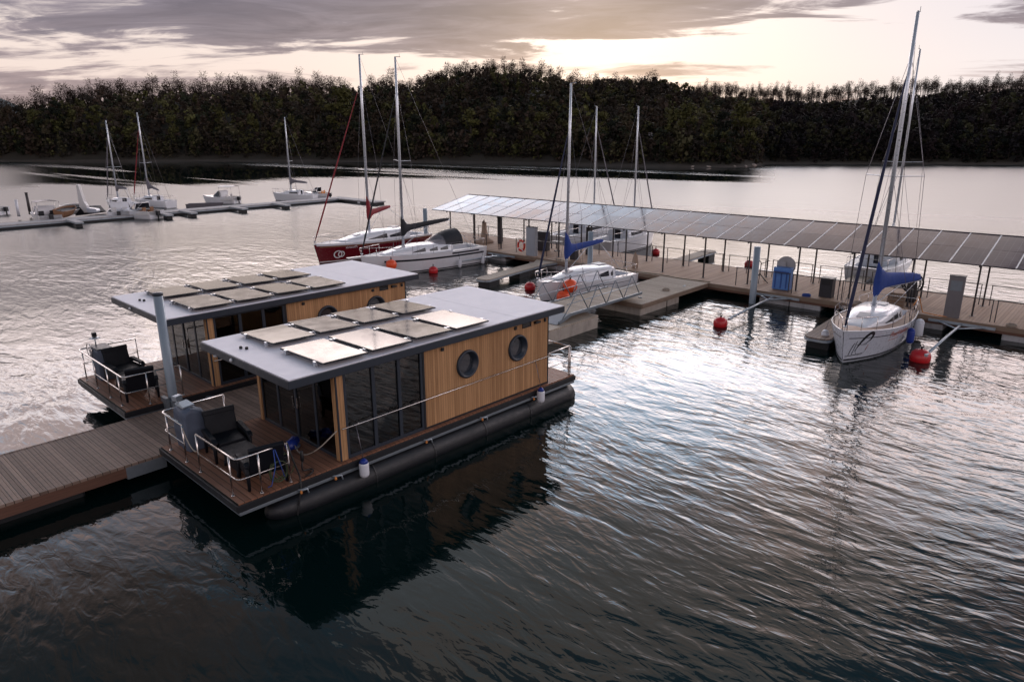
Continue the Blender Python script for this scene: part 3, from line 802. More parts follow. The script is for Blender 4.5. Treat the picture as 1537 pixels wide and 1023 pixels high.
# ------------------------------------------------------------------ houseboats
DZ = .80; HBW, HBL = 4.34, 11.95; CX0, CXM, CX1 = 2.77, 5.47, 10.70; CY0, CY1 = .12, 4.22; RZ0, RZ1 = 3.14, 3.36
def frame_rect(mb, axis, c, u0, u1, v0, v1, w, d):
    """window frame: four bars in the plane axis=c (thickness d about c)"""
    def B(a0, a1, b0, b1):
        if axis == 'y': mb.box(a0, a1, c-d/2, c+d/2, b0, b1)
        else: mb.box(c-d/2, c+d/2, a0, a1, b0, b1)
    B(u0, u1, v0, v0+w); B(u0, u1, v1-w, v1); B(u0, u0+w, v0+w, v1-w); B(u1-w, u1, v0+w, v1-w)
def porthole(parent, x_, side):
    s_ = -1 if side == 0 else 1; y0 = CY0 if side == 0 else CY1; zc_ = 2.33
    n = 36; mb = MB(); vs = []
    prof = [(.42, .0), (.42, .05), (.39, .075), (.345, .06), (.335, -.01), (.30, -.02), (.285, -.10)]
    for r, h in prof: vs += [(x_+r*math.cos(2*PI*j/n), y0+s_*h, zc_+r*math.sin(2*PI*j/n)) for j in range(n)]
    k = len(prof)
    mb.add(vs, [(i*n+j, i*n+(j+1) % n, (i+1)*n+(j+1) % n, (i+1)*n+j) for i in range(k-1) for j in range(n)], True)
    rim = mb.build('porthole', 'anthracite', parent)
    g = MB(); g.add([(x_+.30*math.cos(2*PI*j/n), y0-s_*.095, zc_+.30*math.sin(2*PI*j/n)) for j in range(n)], [tuple(range(n))])
    g.build('pane', 'porthole_glass', rim)
def wall_with_holes(name, mat, x0, x1, y0, y1, z0, z1, holes, parent):
    """wall slab along x with round holes, cut by stitching a fan round each hole"""
    mb = MB(); n = 32; r = .40; zc_ = 2.33
    xs = [x0]
    for h in holes: xs += [h-.55, h+.55]
    xs.append(x1)
    for i in range(0, len(xs)-1):
        a, b = xs[i], xs[i+1]
        if i % 2 == 0: mb.box(a, b, y0, y1, z0, z1)
        else:
            c = (a+b)/2
            mb.box(a, b, y0, y1, z0, zc_-.55); mb.box(a, b, y0, y1, zc_+.55, z1)
            for yy in (y0, y1):
                o = []
                for j in range(n):
                    t_ = 2*PI*j/n; dx, dz = math.cos(t_), math.sin(t_); m_ = .55/max(abs(dx), abs(dz))
                    o.append(((c+r*dx, yy, zc_+r*dz), (c+m_*dx, yy, zc_+m_*dz)))
                vs = [p for q in o for p in q]
                mb.add(vs, [(2*j, 2*j+1, 2*((j+1) % n)+1, 2*((j+1) % n)) for j in range(n)])
    return mb.build(name, mat, parent)
def rail(parent, pts, posts, mid=True, midz=.5, h=1.0, name='deck_railing'):
    mb = MB(); zt = DZ+h
    top = arc_pts([Vector((p[0], p[1], zt)) for p in pts], .14, 4)
    mb.tube(top, .024, 8)
    if mid: mb.tube(arc_pts([Vector((p[0], p[1], DZ+midz)) for p in pts], .14, 4), .014, 6)
    r = mb.build(name, 'stainless', parent)
    for p in posts:
        b = MB(); b.tube([(p[0], p[1], DZ-.02), (p[0], p[1], zt-.01)], .021, 8)
        b.lathe([(.045, 0), (.045, .012), (.022, .02)], (p[0], p[1], DZ), 12)
        b.build('rail_post', 'stainless', r)
    return r
def make_houseboat():
    t = thing('houseboat', 'houseboat', 'houseboat')
    # hull: two black tubes, steel frame
    for yc in (.22, HBW-.22):
        b = MB(); b.tube([(.75, yc, .20), (1.05, yc, .13), (1.9, yc, .10), (HBL-.35, yc, .10), (HBL-.05, yc, .12)], [.14, .28, .37, .37, .33], 24)
        p = b.build('float_tube', 'black_rubber', t)
        for xx in (3.6, 5.6, 7.6, 9.6):
            q = MB(); q.tube([(xx-.025, yc, .10), (xx+.025, yc, .10)], .382, 24); q.build('weld_band', 'black_trim', p)
    b = MB()
    b.box(0, HBL, -.02, .10, .50, .58); b.box(0, HBL, HBW-.10, HBW+.02, .50, .58)
    b.box(0, .10, .10, HBW-.10, .50, .58); b.box(HBL-.1, HBL, .10, HBW-.10, .50, .58)
    for xx in (2, 4, 6, 8, 10): b.box(xx, xx+.1, .10, HBW-.10, .48, .60)
    b.build('steel_frame', 'dark_galvanised', t, bevel=.008)
    b = MB()
    b.box(-.05, HBL+.03, -.05, -.004, .60, .765); b.box(-.05, HBL+.03, HBW+.004, HBW+.05, .60, .765)
    b.box(-.05, -.004, -.004, HBW+.004, .60, .765); b.box(HBL+.004, HBL+.03, -.004, HBW+.004, .60, .765)
    b.build('rubbing_strip', 'black_rubber', t, bevel=.008)
    b = MB()
    for xx in [i*.15 for i in range(int(HBL/.15)+1)]:
        x1_ = min(xx+.144, HBL)
        if x1_ > xx: b.box(xx, x1_, 0, HBW, .60, DZ)
    b.build('deck', 'houseboat_deck', t)
    for xx, zz in [(2.55, 0), (5.45, 0), (7.6, 0), (9.9, 0), (1.6, 0)]:
        b = MB(); b.tube([(xx-.18, -.03, .60), (xx-.05, -.13, .60), (xx+.02, -.14, .60), (xx+.05, -.14, .48)], .022, 6); k = b.build('mooring_hook', 'galvanised', t)
        b = MB(); b.lathe([(.02, 0), (.035, .03), (.02, .09)], (xx-.12, -.10, .50), 8); b.build('orange_plug', 'orange_plastic', k)
    # cabin walls
    for side, (y0, y1) in enumerate([(CY0, CY0+.12), (CY1-.12, CY1)]):
        w = wall_with_holes('side_wall', 'cladding', CXM+.06, CX1-.03, y0, y1, DZ+.05, RZ0, [7.12, 9.25], t)
        for xx in (7.12, 9.25): porthole(t, xx, side)
        s_ = -1 if side == 0 else 1; yo = CY0 if side == 0 else CY1
        b = MB(); b.box(CX1-.03, CX1+.012, *sorted((yo-s_*.12, yo+s_*.012)), DZ, RZ0); b.box(CXM, CXM+.06, *sorted((yo-s_*.12, yo+s_*.012)), DZ, RZ0)
        b.box(CXM+.06, CX1-.03, *sorted((yo-s_*.12, yo+s_*.012)), DZ, DZ+.05); b.build('wall_trim', 'black_trim', t)
        for xx, w_, h_ in [(6.18, .09, .10), (9.14, .09, .10), (10.52, .07, .12)]:
            b = MB(); b.box(xx-w_/2, xx+w_/2, *sorted((yo, yo+s_*.05)), 2.98-h_/2, 2.98+h_/2); b.box(xx-w_/2-.02, xx-w_/2, *sorted((yo+s_*.01, yo+s_*.035)), 2.95, 3.0)
            b.build('wall_lamp', 'black_trim', t, bevel=.008)
        b = MB(); frame_rect(b, 'y', yo+s_*.012, 9.46, 9.86, 2.90, 3.08, .03, .02); v_ = b.build('vent_window', 'black_trim', t)
        b = MB(); b.box(9.49, 9.83, yo+s_*.004-.003, yo+s_*.004+.003, 2.93, 3.05); b.build('vent_pane', 'dark_glass', v_)
        b = MB(); b.box(10.0, 10.16, *sorted((yo, yo+s_*.10)), 2.95, 3.03); b.tube([(10.16, yo+s_*.06, 2.98), (10.25, yo+s_*.06, 2.98)], .035, 8)
        b.build('camera_box', 'black_trim', t, bevel=.01)
        # glazed side: post, mullions, panes
        b = MB(); yy0, yy1 = sorted((yo-s_*.10, yo))
        b.box(CX0+.02, CX0+.20, *sorted((yo-s_*.13, yo-s_*.0)), DZ, RZ0); b.build('corner_post', 'cladding', t, bevel=.006)
        b = MB(); b.box(CX0-.035, CX0+.015, *sorted((yo-s_*.17, yo-s_*.035)), DZ, RZ0-.0); b.build('front_post', 'cladding', t, bevel=.006)
        b = MB(); b.box(CX0-.015, CX0+.02, *sorted((yo-s_*.034, yo+s_*.006)), DZ, RZ0)
        b.box(CX0+.20, CX0+.27, yy0, yy1, DZ, RZ0)
        b.box(CX0+.27, CXM, yy0, yy1, DZ, DZ+.09); b.box(CX0+.27, CXM, yy0, yy1, RZ0-.10, RZ0)
        for xx in (3.86, 4.68): b.box(xx-.05, xx+.05, yy0, yy1, DZ+.09, RZ0-.10)
        b.box(CXM-.08, CXM, yy0, yy1, DZ+.09, RZ0-.10)
        b.build('window_frame', 'anthracite', t)
        for a, c in ((CX0+.27, 3.81), (3.91, 4.63), (4.73, CXM-.08)):
            b = MB(); ym = (yy0+yy1)/2; b.box(a, c, ym-.012, ym+.012, DZ+.09, RZ0-.10); b.build('glass_pane', 'cabin_glass', t)
    # front glass doors
    b = MB(); b.box(CX0, CX0+.08, CY0+.13, CY1-.13, DZ, DZ+.07); b.box(CX0, CX0+.08, CY0+.13, CY1-.13, RZ0-.12, RZ0)
    ys = np.linspace(CY0+.13, CY1-.13, 5)
    for i, yy in enumerate(ys):
        o_ = {0: .0, 4: -.09}.get(i, -.045)
        b.box(CX0+(.0 if i % 2 == 0 else .012), CX0+.07, yy+o_, yy+o_+.09, DZ+.07, RZ0-.12)
    b.build('door_frame', 'anthracite', t)
    for i in range(4):
        b = MB(); b.box(CX0+.03, CX0+.05, ys[i]+(.09 if i == 0 else .045), ys[i+1]-(.09 if i == 3 else .045), DZ+.07, RZ0-.12)
        d = b.build('glass_door', 'cabin_glass', t)
        if i in (1, 2):
            q = MB(); yy = ys[i+1]-.1 if i == 1 else ys[i]+.1
            q.box(CX0-.03, CX0+.0, yy-.012, yy+.012, 1.7, 2.0); q.build('handle', 'stainless', d)
    for yy in (CY0+.14, CY1-.36):
        b = MB(); pts_ = []
        for k in range(12):
            pts_.append((CX0+.16+(.05 if k % 2 else -.02), yy+.22*k/11))
        b.add([(x_, y_, z_) for x_, y_ in pts_ for z_ in (DZ+.05, RZ0-.15)], [(2*k, 2*k+1, 2*k+3, 2*k+2) for k in range(11)])
        b.build('curtain', 'curtain', t)
    b = MB(); b.box(CX1-.10, CX1, CY0+.12, CY1-.12, DZ, RZ0); w = b.build('rear_wall', 'cladding', t)
    b = MB(); frame_rect(b, 'x', CX1+.02, 1.7, 2.6, DZ+.02, DZ+2.0, .07, .04); d = b.build('rear_door', 'anthracite', t)
    b = MB(); b.box(CX1+.01, CX1+.03, 1.77, 2.53, DZ+.09, DZ+1.93); b.build('door_pane', 'dark_glass', d)
    # inside: floor, bench and partition, dimly seen through the glass
    b = MB(); b.box(CX0+.1, CX1-.1, CY0+.12, CY1-.12, DZ+.005, DZ+.03); b.build('cabin_floor', 'houseboat_deck', t)
    b = MB(); b.box(CXM+.3, CXM+.38, CY0+.13, CY1-.13, DZ+.03, RZ0-.02); b.build('partition', 'dark_wood_edge', t)
    b = MB(); b.box(4.3, 5.5, 2.9, 4.0, DZ+.03, DZ+.85); b.box(3.3, 4.1, 3.3, 4.0, DZ+.03, DZ+.5); b.build('built_in_bench', 'dark_wood_edge', t)
    # roof
    rx0, rx1, ry0, ry1 = CX0-1.36, CX1+.52, -.13, HBW+.13
    b = MB(); b.box(rx0, rx1, ry0, ry1, RZ0, RZ1-.02); b.build('roof_fascia', 'anthracite', t, bevel=.012)
    b = MB(); b.box(rx0+.03, rx1-.03, ry0+.03, ry1-.03, RZ1-.025, RZ1+.006); roof = b.build('roof', 'roof_membrane', t, bevel=.008)
    for xs_ in (3.95, 6.5, 9.05):
        b = MB(); b.box(xs_, xs_+.05, ry0+.04, ry1-.04, RZ1+.0065, RZ1+.0095); b.build('roof_seam', 'roof_membrane', roof)
    for p in [(1.85, 3.02), (1.93, 2.86)]:
        b = MB(); b.lathe([(.04, 0), (.045, .05), (.03, .07)], (p[0], p[1], RZ1+.004), 10); b.build('roof_cap', 'black_trim', roof)
    b = MB(); b.lathe([(.03, 0), (.045, .03), (.03, .07), (.01, .08)], (rx0-.03, 2.62, RZ0+.08), 10); b.tube([(rx0-.03, 2.62, RZ0+.10), (rx0+.05, 2.62, RZ0+.10)], .012, 6)
    b.build('mast_light', 'fender_white', t)
    b = MB(); b.cbox((rx0-.03, 3.55, RZ0+.02), (.05, .12, .03)); b.build('socket', 'aluminium', t)
    # eight solar panels on clamps
    tl = random.Random(3)
    for j, (ya, yb) in enumerate(((.0, 2.0), (2.36, 4.12))):
        for i in range(4):
            xa = 2.40+i*1.41; xb = xa+1.27; z0 = RZ1+.085
            m_ = Matrix.Translation(((xa+xb)/2, (ya+yb)/2, z0)) @ Matrix.Rotation(R_(1.3+tl.uniform(-.8, .8)), 4, 'Y') @ Matrix.Rotation(R_(-1.1+tl.uniform(-.8, .8)), 4, 'X')
            hx, hy = (xb-xa)/2, (yb-ya)/2
            b = MB(); b.box(-hx, hx, -hy, hy, 0, .04, m_); pn = b.build('solar_panel', 'panel_frame', roof)
            b = MB(); b.box(-hx+.022, hx-.022, -hy+.022, hy-.022, .040, .044, m_); b.build('panel_glass', 'solar_glass', pn)
            for cx_, cy_ in ((xa-.02, ya+.32), (xa-.02, yb-.32), (xb+.02, ya+.32), (xb+.02, yb-.32)):
                b = MB(); b.box(cx_-.03, cx_+.03, cy_-.05, cy_+.05, RZ1+.004, z0+.05); b.box(cx_-.05, cx_+.05, cy_-.03, cy_+.03, RZ1+.004, RZ1+.02)
                b.build('panel_clamp', 'aluminium', pn)
    return t
HB = make_houseboat()
def hb_place(o, ox, oy, rz=R_(88.84)):
    o.location = (ox, oy, 0); o.rotation_euler = (0, 0, rz)
hb2 = dup(HB, (-21.50, 6.53, 0), R_(88.84))
hb_place(HB, -13.83, 6.13)
HB['label'] = 'nearest houseboat with timber walls, two portholes in view and eight solar panels'
hb2['label'] = 'farther houseboat with timber walls, on the far side of the plank pier'
for h in (HB, hb2): h['group'] = 'timber houseboats moored at the plank pier'
HBM = Matrix.Translation((-13.83, 6.13, 0)) @ Matrix.Rotation(R_(88.84), 4, 'Z')
HB2M = Matrix.Translation((-21.50, 6.53, 0)) @ Matrix.Rotation(R_(88.84), 4, 'Z')
# fore-deck rails: near boat has an open gap closed by a slack line; the other boat a closed rail
rail(HB, [(1.35, .10), (.10, .10), (.10, 2.15)], [(1.35, .10), (.62, .10), (.10, .45), (.10, 2.15)])
rail(HB, [(.10, 2.95), (.10, HBW-.10), (1.75, HBW-.10)], [(.10, 2.95), (.10, 3.95), (1.75, HBW-.10), (.12, HBW-.35)])
rail(HB, [(HBL-.1, .10), (HBL-.1, 1.6)], [(HBL-.1, .10), (HBL-.1, 1.6)])
rail(HB, [(CX1+.05, .12), (HBL-.1, .14)], [(HBL-.1, .16)])
b = MB(); b.tube([(CX0+.05, .06, DZ+.88), (CX0+.5, .055, DZ+.88), (CX1, .05, DZ+.94)], .016, 6)
for xx in (3.3, 6.4, 9.9): b.tube([(xx, .055, DZ+.90), (xx, .13, DZ+.90)], .014, 6)
b.build('grab_rail', 'stainless', HB)
rail(hb2, [(1.75, .10), (.10, .10), (.10, HBW-.10), (1.9, HBW-.10)], [(1.75, .10), (.75, .10), (.10, .55), (.10, 1.55), (.10, 2.75), (.10, 3.85), (1.9, HBW-.10)])
b = MB(); b.tube([(CX0+.05, .06, DZ+.88), (CX1, .05, DZ+.94)], .016, 6); b.build('grab_rail', 'stainless', hb2)

# ------------------------------------------------------------------ deck furniture
def rbox(mb, x0, x1, y0, y1, z0, z1): mb.box(x0, x1, y0, y1, z0, z1)
def armchair():
    t = thing('armchair', 'armchair', 'armchair')
    # faces +x
    b = MB(); b.box(-.30, .36, -.30, .30, .24, .40); b.build('seat', 'furniture_plastic', t, bevel=.02)
    b = MB(); b.box(-.26, .37, -.285, .285, .402, .45); b.build('seat_cushion', 'furniture_plastic', t, bevel=.02)
    b = MB(); m_ = Matrix.Translation((-.34, 0, .30)) @ Matrix.Rotation(R_(-14), 4, 'Y'); b.box(-.04, .04, -.33, .33, 0, .62, m_); b.box(-.05, .05, -.34, .34, .54, .66, m_)
    b.build('backrest', 'furniture_plastic', t, bevel=.02)
    for s_ in (-1, 1):
        b = MB(); y0, y1 = sorted((s_*.315, s_*.42))
        vs = [(-.42, .56), (-.30, .60), (.30, .56), (.40, .50), (.41, .46), (.30, .50), (-.42, .50)]
        b.prism(vs, y0, y1, 'y'); b.build('armrest', 'furniture_plastic', t, bevel=.012)
        for xx in (-.36, .32):
            b = MB(); b.tube([(xx, s_*.365, .52), (xx*1.05, s_*.37, 0)], [.045, .03], 6); b.build('leg', 'furniture_plastic', t)
        b = MB(); b.box(-.34, .33, *sorted((s_*.335, s_*.36)), .22, .46); b.build('side_panel', 'furniture_plastic', t, bevel=.008)
    return t
def on_hb(M_, x_, y_, rz): 
    p = M_ @ Vector((x_, y_, DZ+.002)); return p, rz + math.atan2(M_[1][0], M_[0][0])
ch = armchair()
# chair 1 on the near boat: back to the far side, facing the camera side
p, r_ = on_hb(HBM, 1.05, 2.62, R_(-98)); ch.scale = (1.18, 1.18, 1.15); ch.location = p; ch.rotation_euler = (0, 0, r_)
ch['label'] = 'dark armchair on the near houseboat deck, its front turned to the low table'; ch['group'] = 'dark armchairs on the houseboat decks'
p, r_ = on_hb(HBM, .98, .72, R_(78)); dup(ch, p, r_, 'dark armchair at the outer corner of the near houseboat deck, seen from behind')
p, r_ = on_hb(HB2M, 1.0, 2.85, R_(-85)); dup(ch, p, r_, 'dark armchair beside the helm console on the farther houseboat')
p, r_ = on_hb(HB2M, .85, 1.05, R_(75)); dup(ch, p, r_, 'dark armchair behind the rail corner of the farther houseboat, seen from behind')
def low_table(lab, M_, x_, y_, rz):
    p, r_ = on_hb(M_, x_, y_, rz); t = thing('low_table', lab, 'table', p, r_); t.scale = (1.15, 1.1, 1.1)
    b = MB(); b.box(-.30, .30, -.42, .42, .40, .45); b.build('table_top', 'furniture_plastic', t, bevel=.015)
    b = MB(); b.box(-.25, .25, -.37, .37, .10, .399); b.build('storage_box', 'furniture_plastic', t, bevel=.015)
    for sx in (-1, 1):
        for sy in (-1, 1):
            b = MB(); b.tube([(sx*.24, sy*.36, .12), (sx*.25, sy*.37, 0)], .025, 6); b.build('leg', 'furniture_plastic', t)
low_table('dark low table between the two armchairs of the near houseboat', HBM, .92, 1.62, R_(-4))
low_table('dark low table between the armchairs of the farther houseboat', HB2M, .85, 1.95, R_(5))
# helm console under its grey cover on the near boat
p, r_ = on_hb(HBM, .66, 3.78, 0)
t = thing('helm_console', 'helm console wrapped in a grey blue cover on the near houseboat', 'console', p, r_)
prof = [(-.30, .0), (.34, 0), (.40, .35), (.34, .78), (.16, 1.06), (-.12, 1.16), (-.30, 1.08), (-.34, .55)]
rings = []
for k, (yy, s_) in enumerate([(-.36, .86), (-.34, .97), (-.2, 1.02), (0, 1.0), (.2, 1.03), (.34, .97), (.36, .86)]):
    rings.append([((q[0])*s_+.02*math.sin(k*2+i), yy, q[1]*(1-(1-s_)*.6)+.012*math.cos(k*3+i*2)) for i, q in enumerate(prof)])
b = MB(); b.loft(rings); b.build('cover', 'console_cover', t, bevel=.02)
b = MB(); b.lathe([(.0, 0), (.075, .0), (.075, .03), (.055, .045), (.0, .045)], (0, 0, 0), 14, 'x'); o = b.build('side_port', 'black_trim', t); o.location = (.365, -.05, .62)
b = MB(); b.tube([(-.22, .12, 1.08), (-.24, .12, 1.3)], .03, 8); b.build('throttle_stem', 'galvanised', t)
b = MB(); b.cbox((-.26, .06, 1.40), (.20, .16, .14), .3); b.cbox((-.12, .0, 1.20), (.34, .34, .05), .2, .2); b.build('console_top', 'galvanised', t, bevel=.015)
# open helm console with wheel on the farther boat
p, r_ = on_hb(HB2M, .62, 3.75, 0)
t = thing('helm_console', 'grey helm console with a steering wheel on the farther houseboat', 'console', p, r_)
b = MB(); b.prism([(-.22, 0), (.26, 0), (.26, .98), (-.10, 1.08), (-.22, 1.0)], -.34, .34, 'y'); b.build('console_body', 'console_cover', t, bevel=.02)
b = MB(); b.box(-.2, .28, -.37, .37, 1.06, 1.10); b.build('console_lid', 'anthracite', t, bevel=.01)
b = MB(); b.tube([(-.32+.0*j, .25*math.cos(2*PI*j/20), 1.02+.25*math.sin(2*PI*j/20)) for j in range(20)], .016, 6, closed=True)
for j in range(3): a = j*2*PI/3+.4; b.tube([(-.32, 0, 1.02), (-.32, .25*math.cos(a), 1.02+.25*math.sin(a))], .012, 6)
b.tube([(-.32, 0, 1.02), (-.2, 0, 1.0)], .025, 8); b.build('steering_wheel', 'stainless', t)
b = MB(); b.tube([(-.05, .2, 1.1), (-.05, .2, 1.35)], .02, 8); b.lathe([(.05, 1.33), (.18, 1.36), (.05, 1.39)], (-.05, .2, 0), 14); b.build('light_stem', 'galvanised', t)
b = MB(); b.cbox((-.05, .2, 1.48), (.13, .13, .15)); b.build('lamp_head', 'black_trim', t, bevel=.01)

# blue and white rope bag, ropes, hoses
p, r_ = on_hb(HBM, 2.30, 1.72, .4)
t = thing('rope_bag', 'bright blue bundle lying on the near deck by the glass doors', 'bag', p, r_)
b = MB(); g = np.random.default_rng(9)
b.lathe([(.02, 0), (.17, .03), (.20, .12), (.14, .22), (.03, .26)], (0, 0, 0), 12, flat=.8); b.lathe([(.02, .0), (.13, .02), (.15, .10), (.08, .17), (.02, .18)], (.26, .12, 0), 10)
b.v = [tuple(np.array(q)*(1+g.normal()*.07)) for q in b.v]; b.build('bag_body', 'fender_blue', t)
b = MB(); b.lathe([(.02, 0), (.19, .0), (.20, .05), (.17, .07)], (.1, .04, -.001), 12); b.build('bag_base', 'console_cover', t)
def loc_(M_, *ps): return [M_ @ Vector(q) for q in ps]
b = MB(); pts = loc_(HBM, (2.35, 1.65, DZ+.14), (2.2, 1.25, DZ+.10), (2.15, .8, DZ+.14), (2.35, .45, DZ+.38), (2.70, .12, DZ+.86))
b.tube(arc_pts(pts, .25, 5), .016, 6); tag(b.build('mooring_line', 'rope'), 'pale rope rising from the blue bundle to the corner post of the near houseboat', 'rope')
b = MB(); pts = sag(HBM @ Vector((.10, 2.98, DZ+.98)), HBM @ Vector((.10, 2.17, DZ+.55)), .22, 10); b.tube(pts, .016, 6)
tag(b.build('gate_line', 'rope'), 'slack rope closing the gap in the near houseboat fore rail', 'rope')
b = MB(); b.tube(loc_(HBM, (1.0, .10, DZ+1.0), (.98, .04, DZ+.55), (.9, .16, DZ+.05), (.82, .2, DZ+.02)), .013, 6)
b.tube(loc_(HBM, (1.02, .10, DZ+1.0), (1.1, .05, DZ+.6), (1.28, .2, DZ+.04)), .013, 6); tag(b.build('blue_line', 'rope_blue'), 'blue rope looped over the side rail of the near houseboat', 'rope')
b = MB(); b.tube(arc_pts(loc_(HBM, (1.35, .10, DZ+1.0), (1.42, .06, DZ+.6), (1.55, .02, DZ+.1), (1.50, -.08, .62), (1.35, -.09, .1), (1.3, -.09, -.3)), .1), .022, 8)
b.tube(arc_pts(loc_(HBM, (1.80, .30, DZ+.38), (1.75, .28, DZ+.05), (2.05, .30, DZ+.03), (1.95, .08, DZ+.03), (1.7, .02, DZ+.03)), .12), .02, 8)
b.lathe([(.03, 0), (.045, .03), (.04, .26), (.02, .28)], tuple(HBM @ Vector((1.80, .30, DZ+.30))), 8)
tag(b.build('shore_power_cable', 'hose_black'), 'black cable and plug trailing over the near deck edge into the water', 'cable')
b = MB(); g = random.Random(4)
for k in range(5):
    cx_, cz_, rr_ = 1.18+g.uniform(-.12, .12), DZ+.38+g.uniform(-.05, .05), .22+g.uniform(-.04, .05)
    b.tube([HBM @ Vector((cx_+rr_*math.cos(2*PI*j/18), .15+.02*k, cz_+rr_*1.2*math.sin(2*PI*j/18))) for j in range(18)], .013, 5, closed=True)
tag(b.build('hose_coil', 'hose_green'), 'coiled olive hose hanging from the near houseboat side rail', 'hose')
def fender(lab, P, top='fender_blue', body='fender_white', r=.125, L=.46, rope_to=None, group=None):
    t = thing('fender', lab, 'fender', P, 0, group)
    b = MB(); b.lathe([(.02, 0), (r*.55, .015), (r*.93, .06), (r, .12), (r, L-.10), (r*.93, L-.05)], n=18); b.build('fender_body', body, t)
    b = MB(); b.lathe([(r*.93, L-.05), (r*.7, L+.01), (r*.35, L+.05), (.02, L+.06)], n=18); b.build('fender_cap', top, t)
    if rope_to is not None:
        b = MB(); b.tube([Vector((0, 0, L+.05)), Vector(rope_to)-Vector(P)], .010, 5); b.build('fender_rope', 'wire', t)
    return t
P1 = HBM @ Vector((3.20, -.20, .32)); fender('white fender with a blue cap hanging below the glass side of the near houseboat', P1, rope_to=HBM @ Vector((3.20, .04, DZ+.88)))
P1 = HBM @ Vector((10.0, -.20, .38)); fender('white fender with a blue cap hanging at the timber end of the near houseboat', P1, rope_to=HBM @ Vector((10.0, .04, DZ+.93)))

# ------------------------------------------------------------------ pier, docks, canopy  (world x runs along the dock, y away from it)
KZ = .60
def float_block(parent, x0, x1, y0, y1, mat='float_grey', z0=-.35, z1=.36, name='dock_float'):
    b = MB(); b.box(x0, x1, y0, y1, z0, z1); return b.build(name, mat, parent, bevel=.05)
# plank pier between the houseboats
t = thing('plank_pier', 'wide plank pier running between the two houseboats', 'pier')
PX0, PX1 = -21.25, -18.2
b = MB(); k = 0; yy = -14.0
while yy < 19.2:
    b.box(PX0, PX1, yy, yy+.163, KZ-.04+.004*rnd.random(), KZ+.004*rnd.random()); yy += .17
b.build('decking', 'pier_boards', t)
b = MB(); b.box(PX1-.02, PX1+.05, -14, 19.2, KZ-.06, KZ+.012); b.box(PX0-.05, PX0+.02, -14, 19.2, KZ-.06, KZ+.012); b.build('edge_board', 'pier_boards', t)
b = MB(); b.box(PX1-.10, PX1+.02, -14, 5.3, .26, KZ-.06); b.box(PX0-.02, PX0+.10, -14, 19.2, .26, KZ-.06); b.box(PX1-.10, PX1+.02, 6.4, 19.2, .26, KZ-.06)
b.build('side_beam', 'dark_wood_edge', t)
b = MB(); b.box(PX1-.10, PX1+.03, 5.3, 6.3, .20, KZ-.06); b.build('end_bracket', 'dark_galvanised', t, bevel=.01)
for y_ in (-9, -3, 3.2, 10, 16.5): float_block(t, PX0+.3, PX1-.3, y_-1.2, y_+1.2, 'float_black', -.35, .26)
# landing float where the gangway comes down
t = thing('landing_float', 'pale concrete landing float at the foot of the aluminium gangway', 'float')
b = MB(); b.box(-21.3, -18.15, 19.25, 25.9, -.30, KZ-.08); b.build('float_body', 'concrete', t, bevel=.04)
b = MB(); b.box(-21.3, -18.15, 19.25, 25.9, KZ-.078, KZ); b.build('decking', 'platform_boards', t)
# platform the gangway reaches
t = thing('dock_platform', 'pale board platform joining the gangway to the main dock', 'dock')
b = MB(); b.box(-20.75, -17.75, 29.0, 35.85, KZ-.08, KZ+.01); b.build('decking', 'platform_boards', t)
b = MB(); b.box(-20.78, -17.70, 28.92, 29.0, KZ-.2, KZ+.02); b.box(-17.75, -17.68, 29.0, 35.85, KZ-.2, KZ+.02); b.build('edge_board', 'weathered_wood', t)
float_block(t, -20.6, -17.85, 29.1, 31.6, 'concrete', -.35, KZ-.2); float_block(t, -20.6, -17.85, 31.7, 32.9, 'concrete', -.35, KZ-.2)
b = MB(); b.cbox((-18.6, 30.2, KZ+.03), (.22, .05, .05)); b.build('cleat', 'galvanised', t)
b = MB(); b.cbox((-18.3, 34.2, KZ+.03), (.05, .22, .05)); b.build('cleat', 'galvanised', t)
# gangway: two trusses with zigzag web, deck, hand lines
t = thing('gangway', 'aluminium truss gangway with zigzag sides rising from the landing float', 'gangway')
gx0, gx1, gy0, gy1 = -20.55, -18.45, 23.2, 30.1
gz = lambda y_: KZ+.10+(.22 if y_ > 23.9 else .22*(y_-gy0)/.7)
b = MB(); b.add([(gx0, gy0, KZ+.02), (gx1, gy0, KZ+.02), (gx0, gy0+.9, gz(24)), (gx1, gy0+.9, gz(24)), (gx0, gy0+.9, gz(24)-.03), (gx1, gy0+.9, gz(24)-.03)], [(0, 1, 3, 2), (0, 2, 4), (1, 5, 3), (2, 3, 5, 4)])
b.build('ramp_plate', 'pedestal_grey', t)
b = MB(); yy = gy0+.92
while yy < gy1: b.box(gx0+.05, gx1-.05, yy, yy+.29, gz(25)-.03, gz(25)); yy += .30
b.build('walking_deck', 'platform_boards', t)
for xx in (gx0, gx1):
    b = MB(); zb, zt_ = gz(25)-.02, gz(25)+1.02
    b.bar((xx, gy0+.15, KZ+.06), (xx, gy0+.95, zb), .06, .16); b.bar((xx, gy0+.95, zb), (xx, gy1, zb), .06, .13)
    n = 4; L_ = (gy1-gy0-1.1)/n
    pts = [(xx, gy0+.3, KZ+.1)]
    for i in range(n):
        pts += [(xx, gy0+.95+L_*(i+.42), zt_), (xx, gy0+.95+L_*(i+.95), zb)]
    for p, q in zip(pts, pts[1:]): b.tube([p, q], .025, 6)
    b.tube([pts[1], (xx, pts[-2][1], zt_)], .026, 8)
    b.build('truss_side', 'dark_galvanised', t)
    b = MB(); b.tube([(xx, gy0+.7, zb+.5), (xx, gy1-.3, zb+.55)], .018, 6); b.build('mid_rail', 'galvanised', t)
# a lifebuoy pair lying against the truss belongs to the boat behind, see buoys

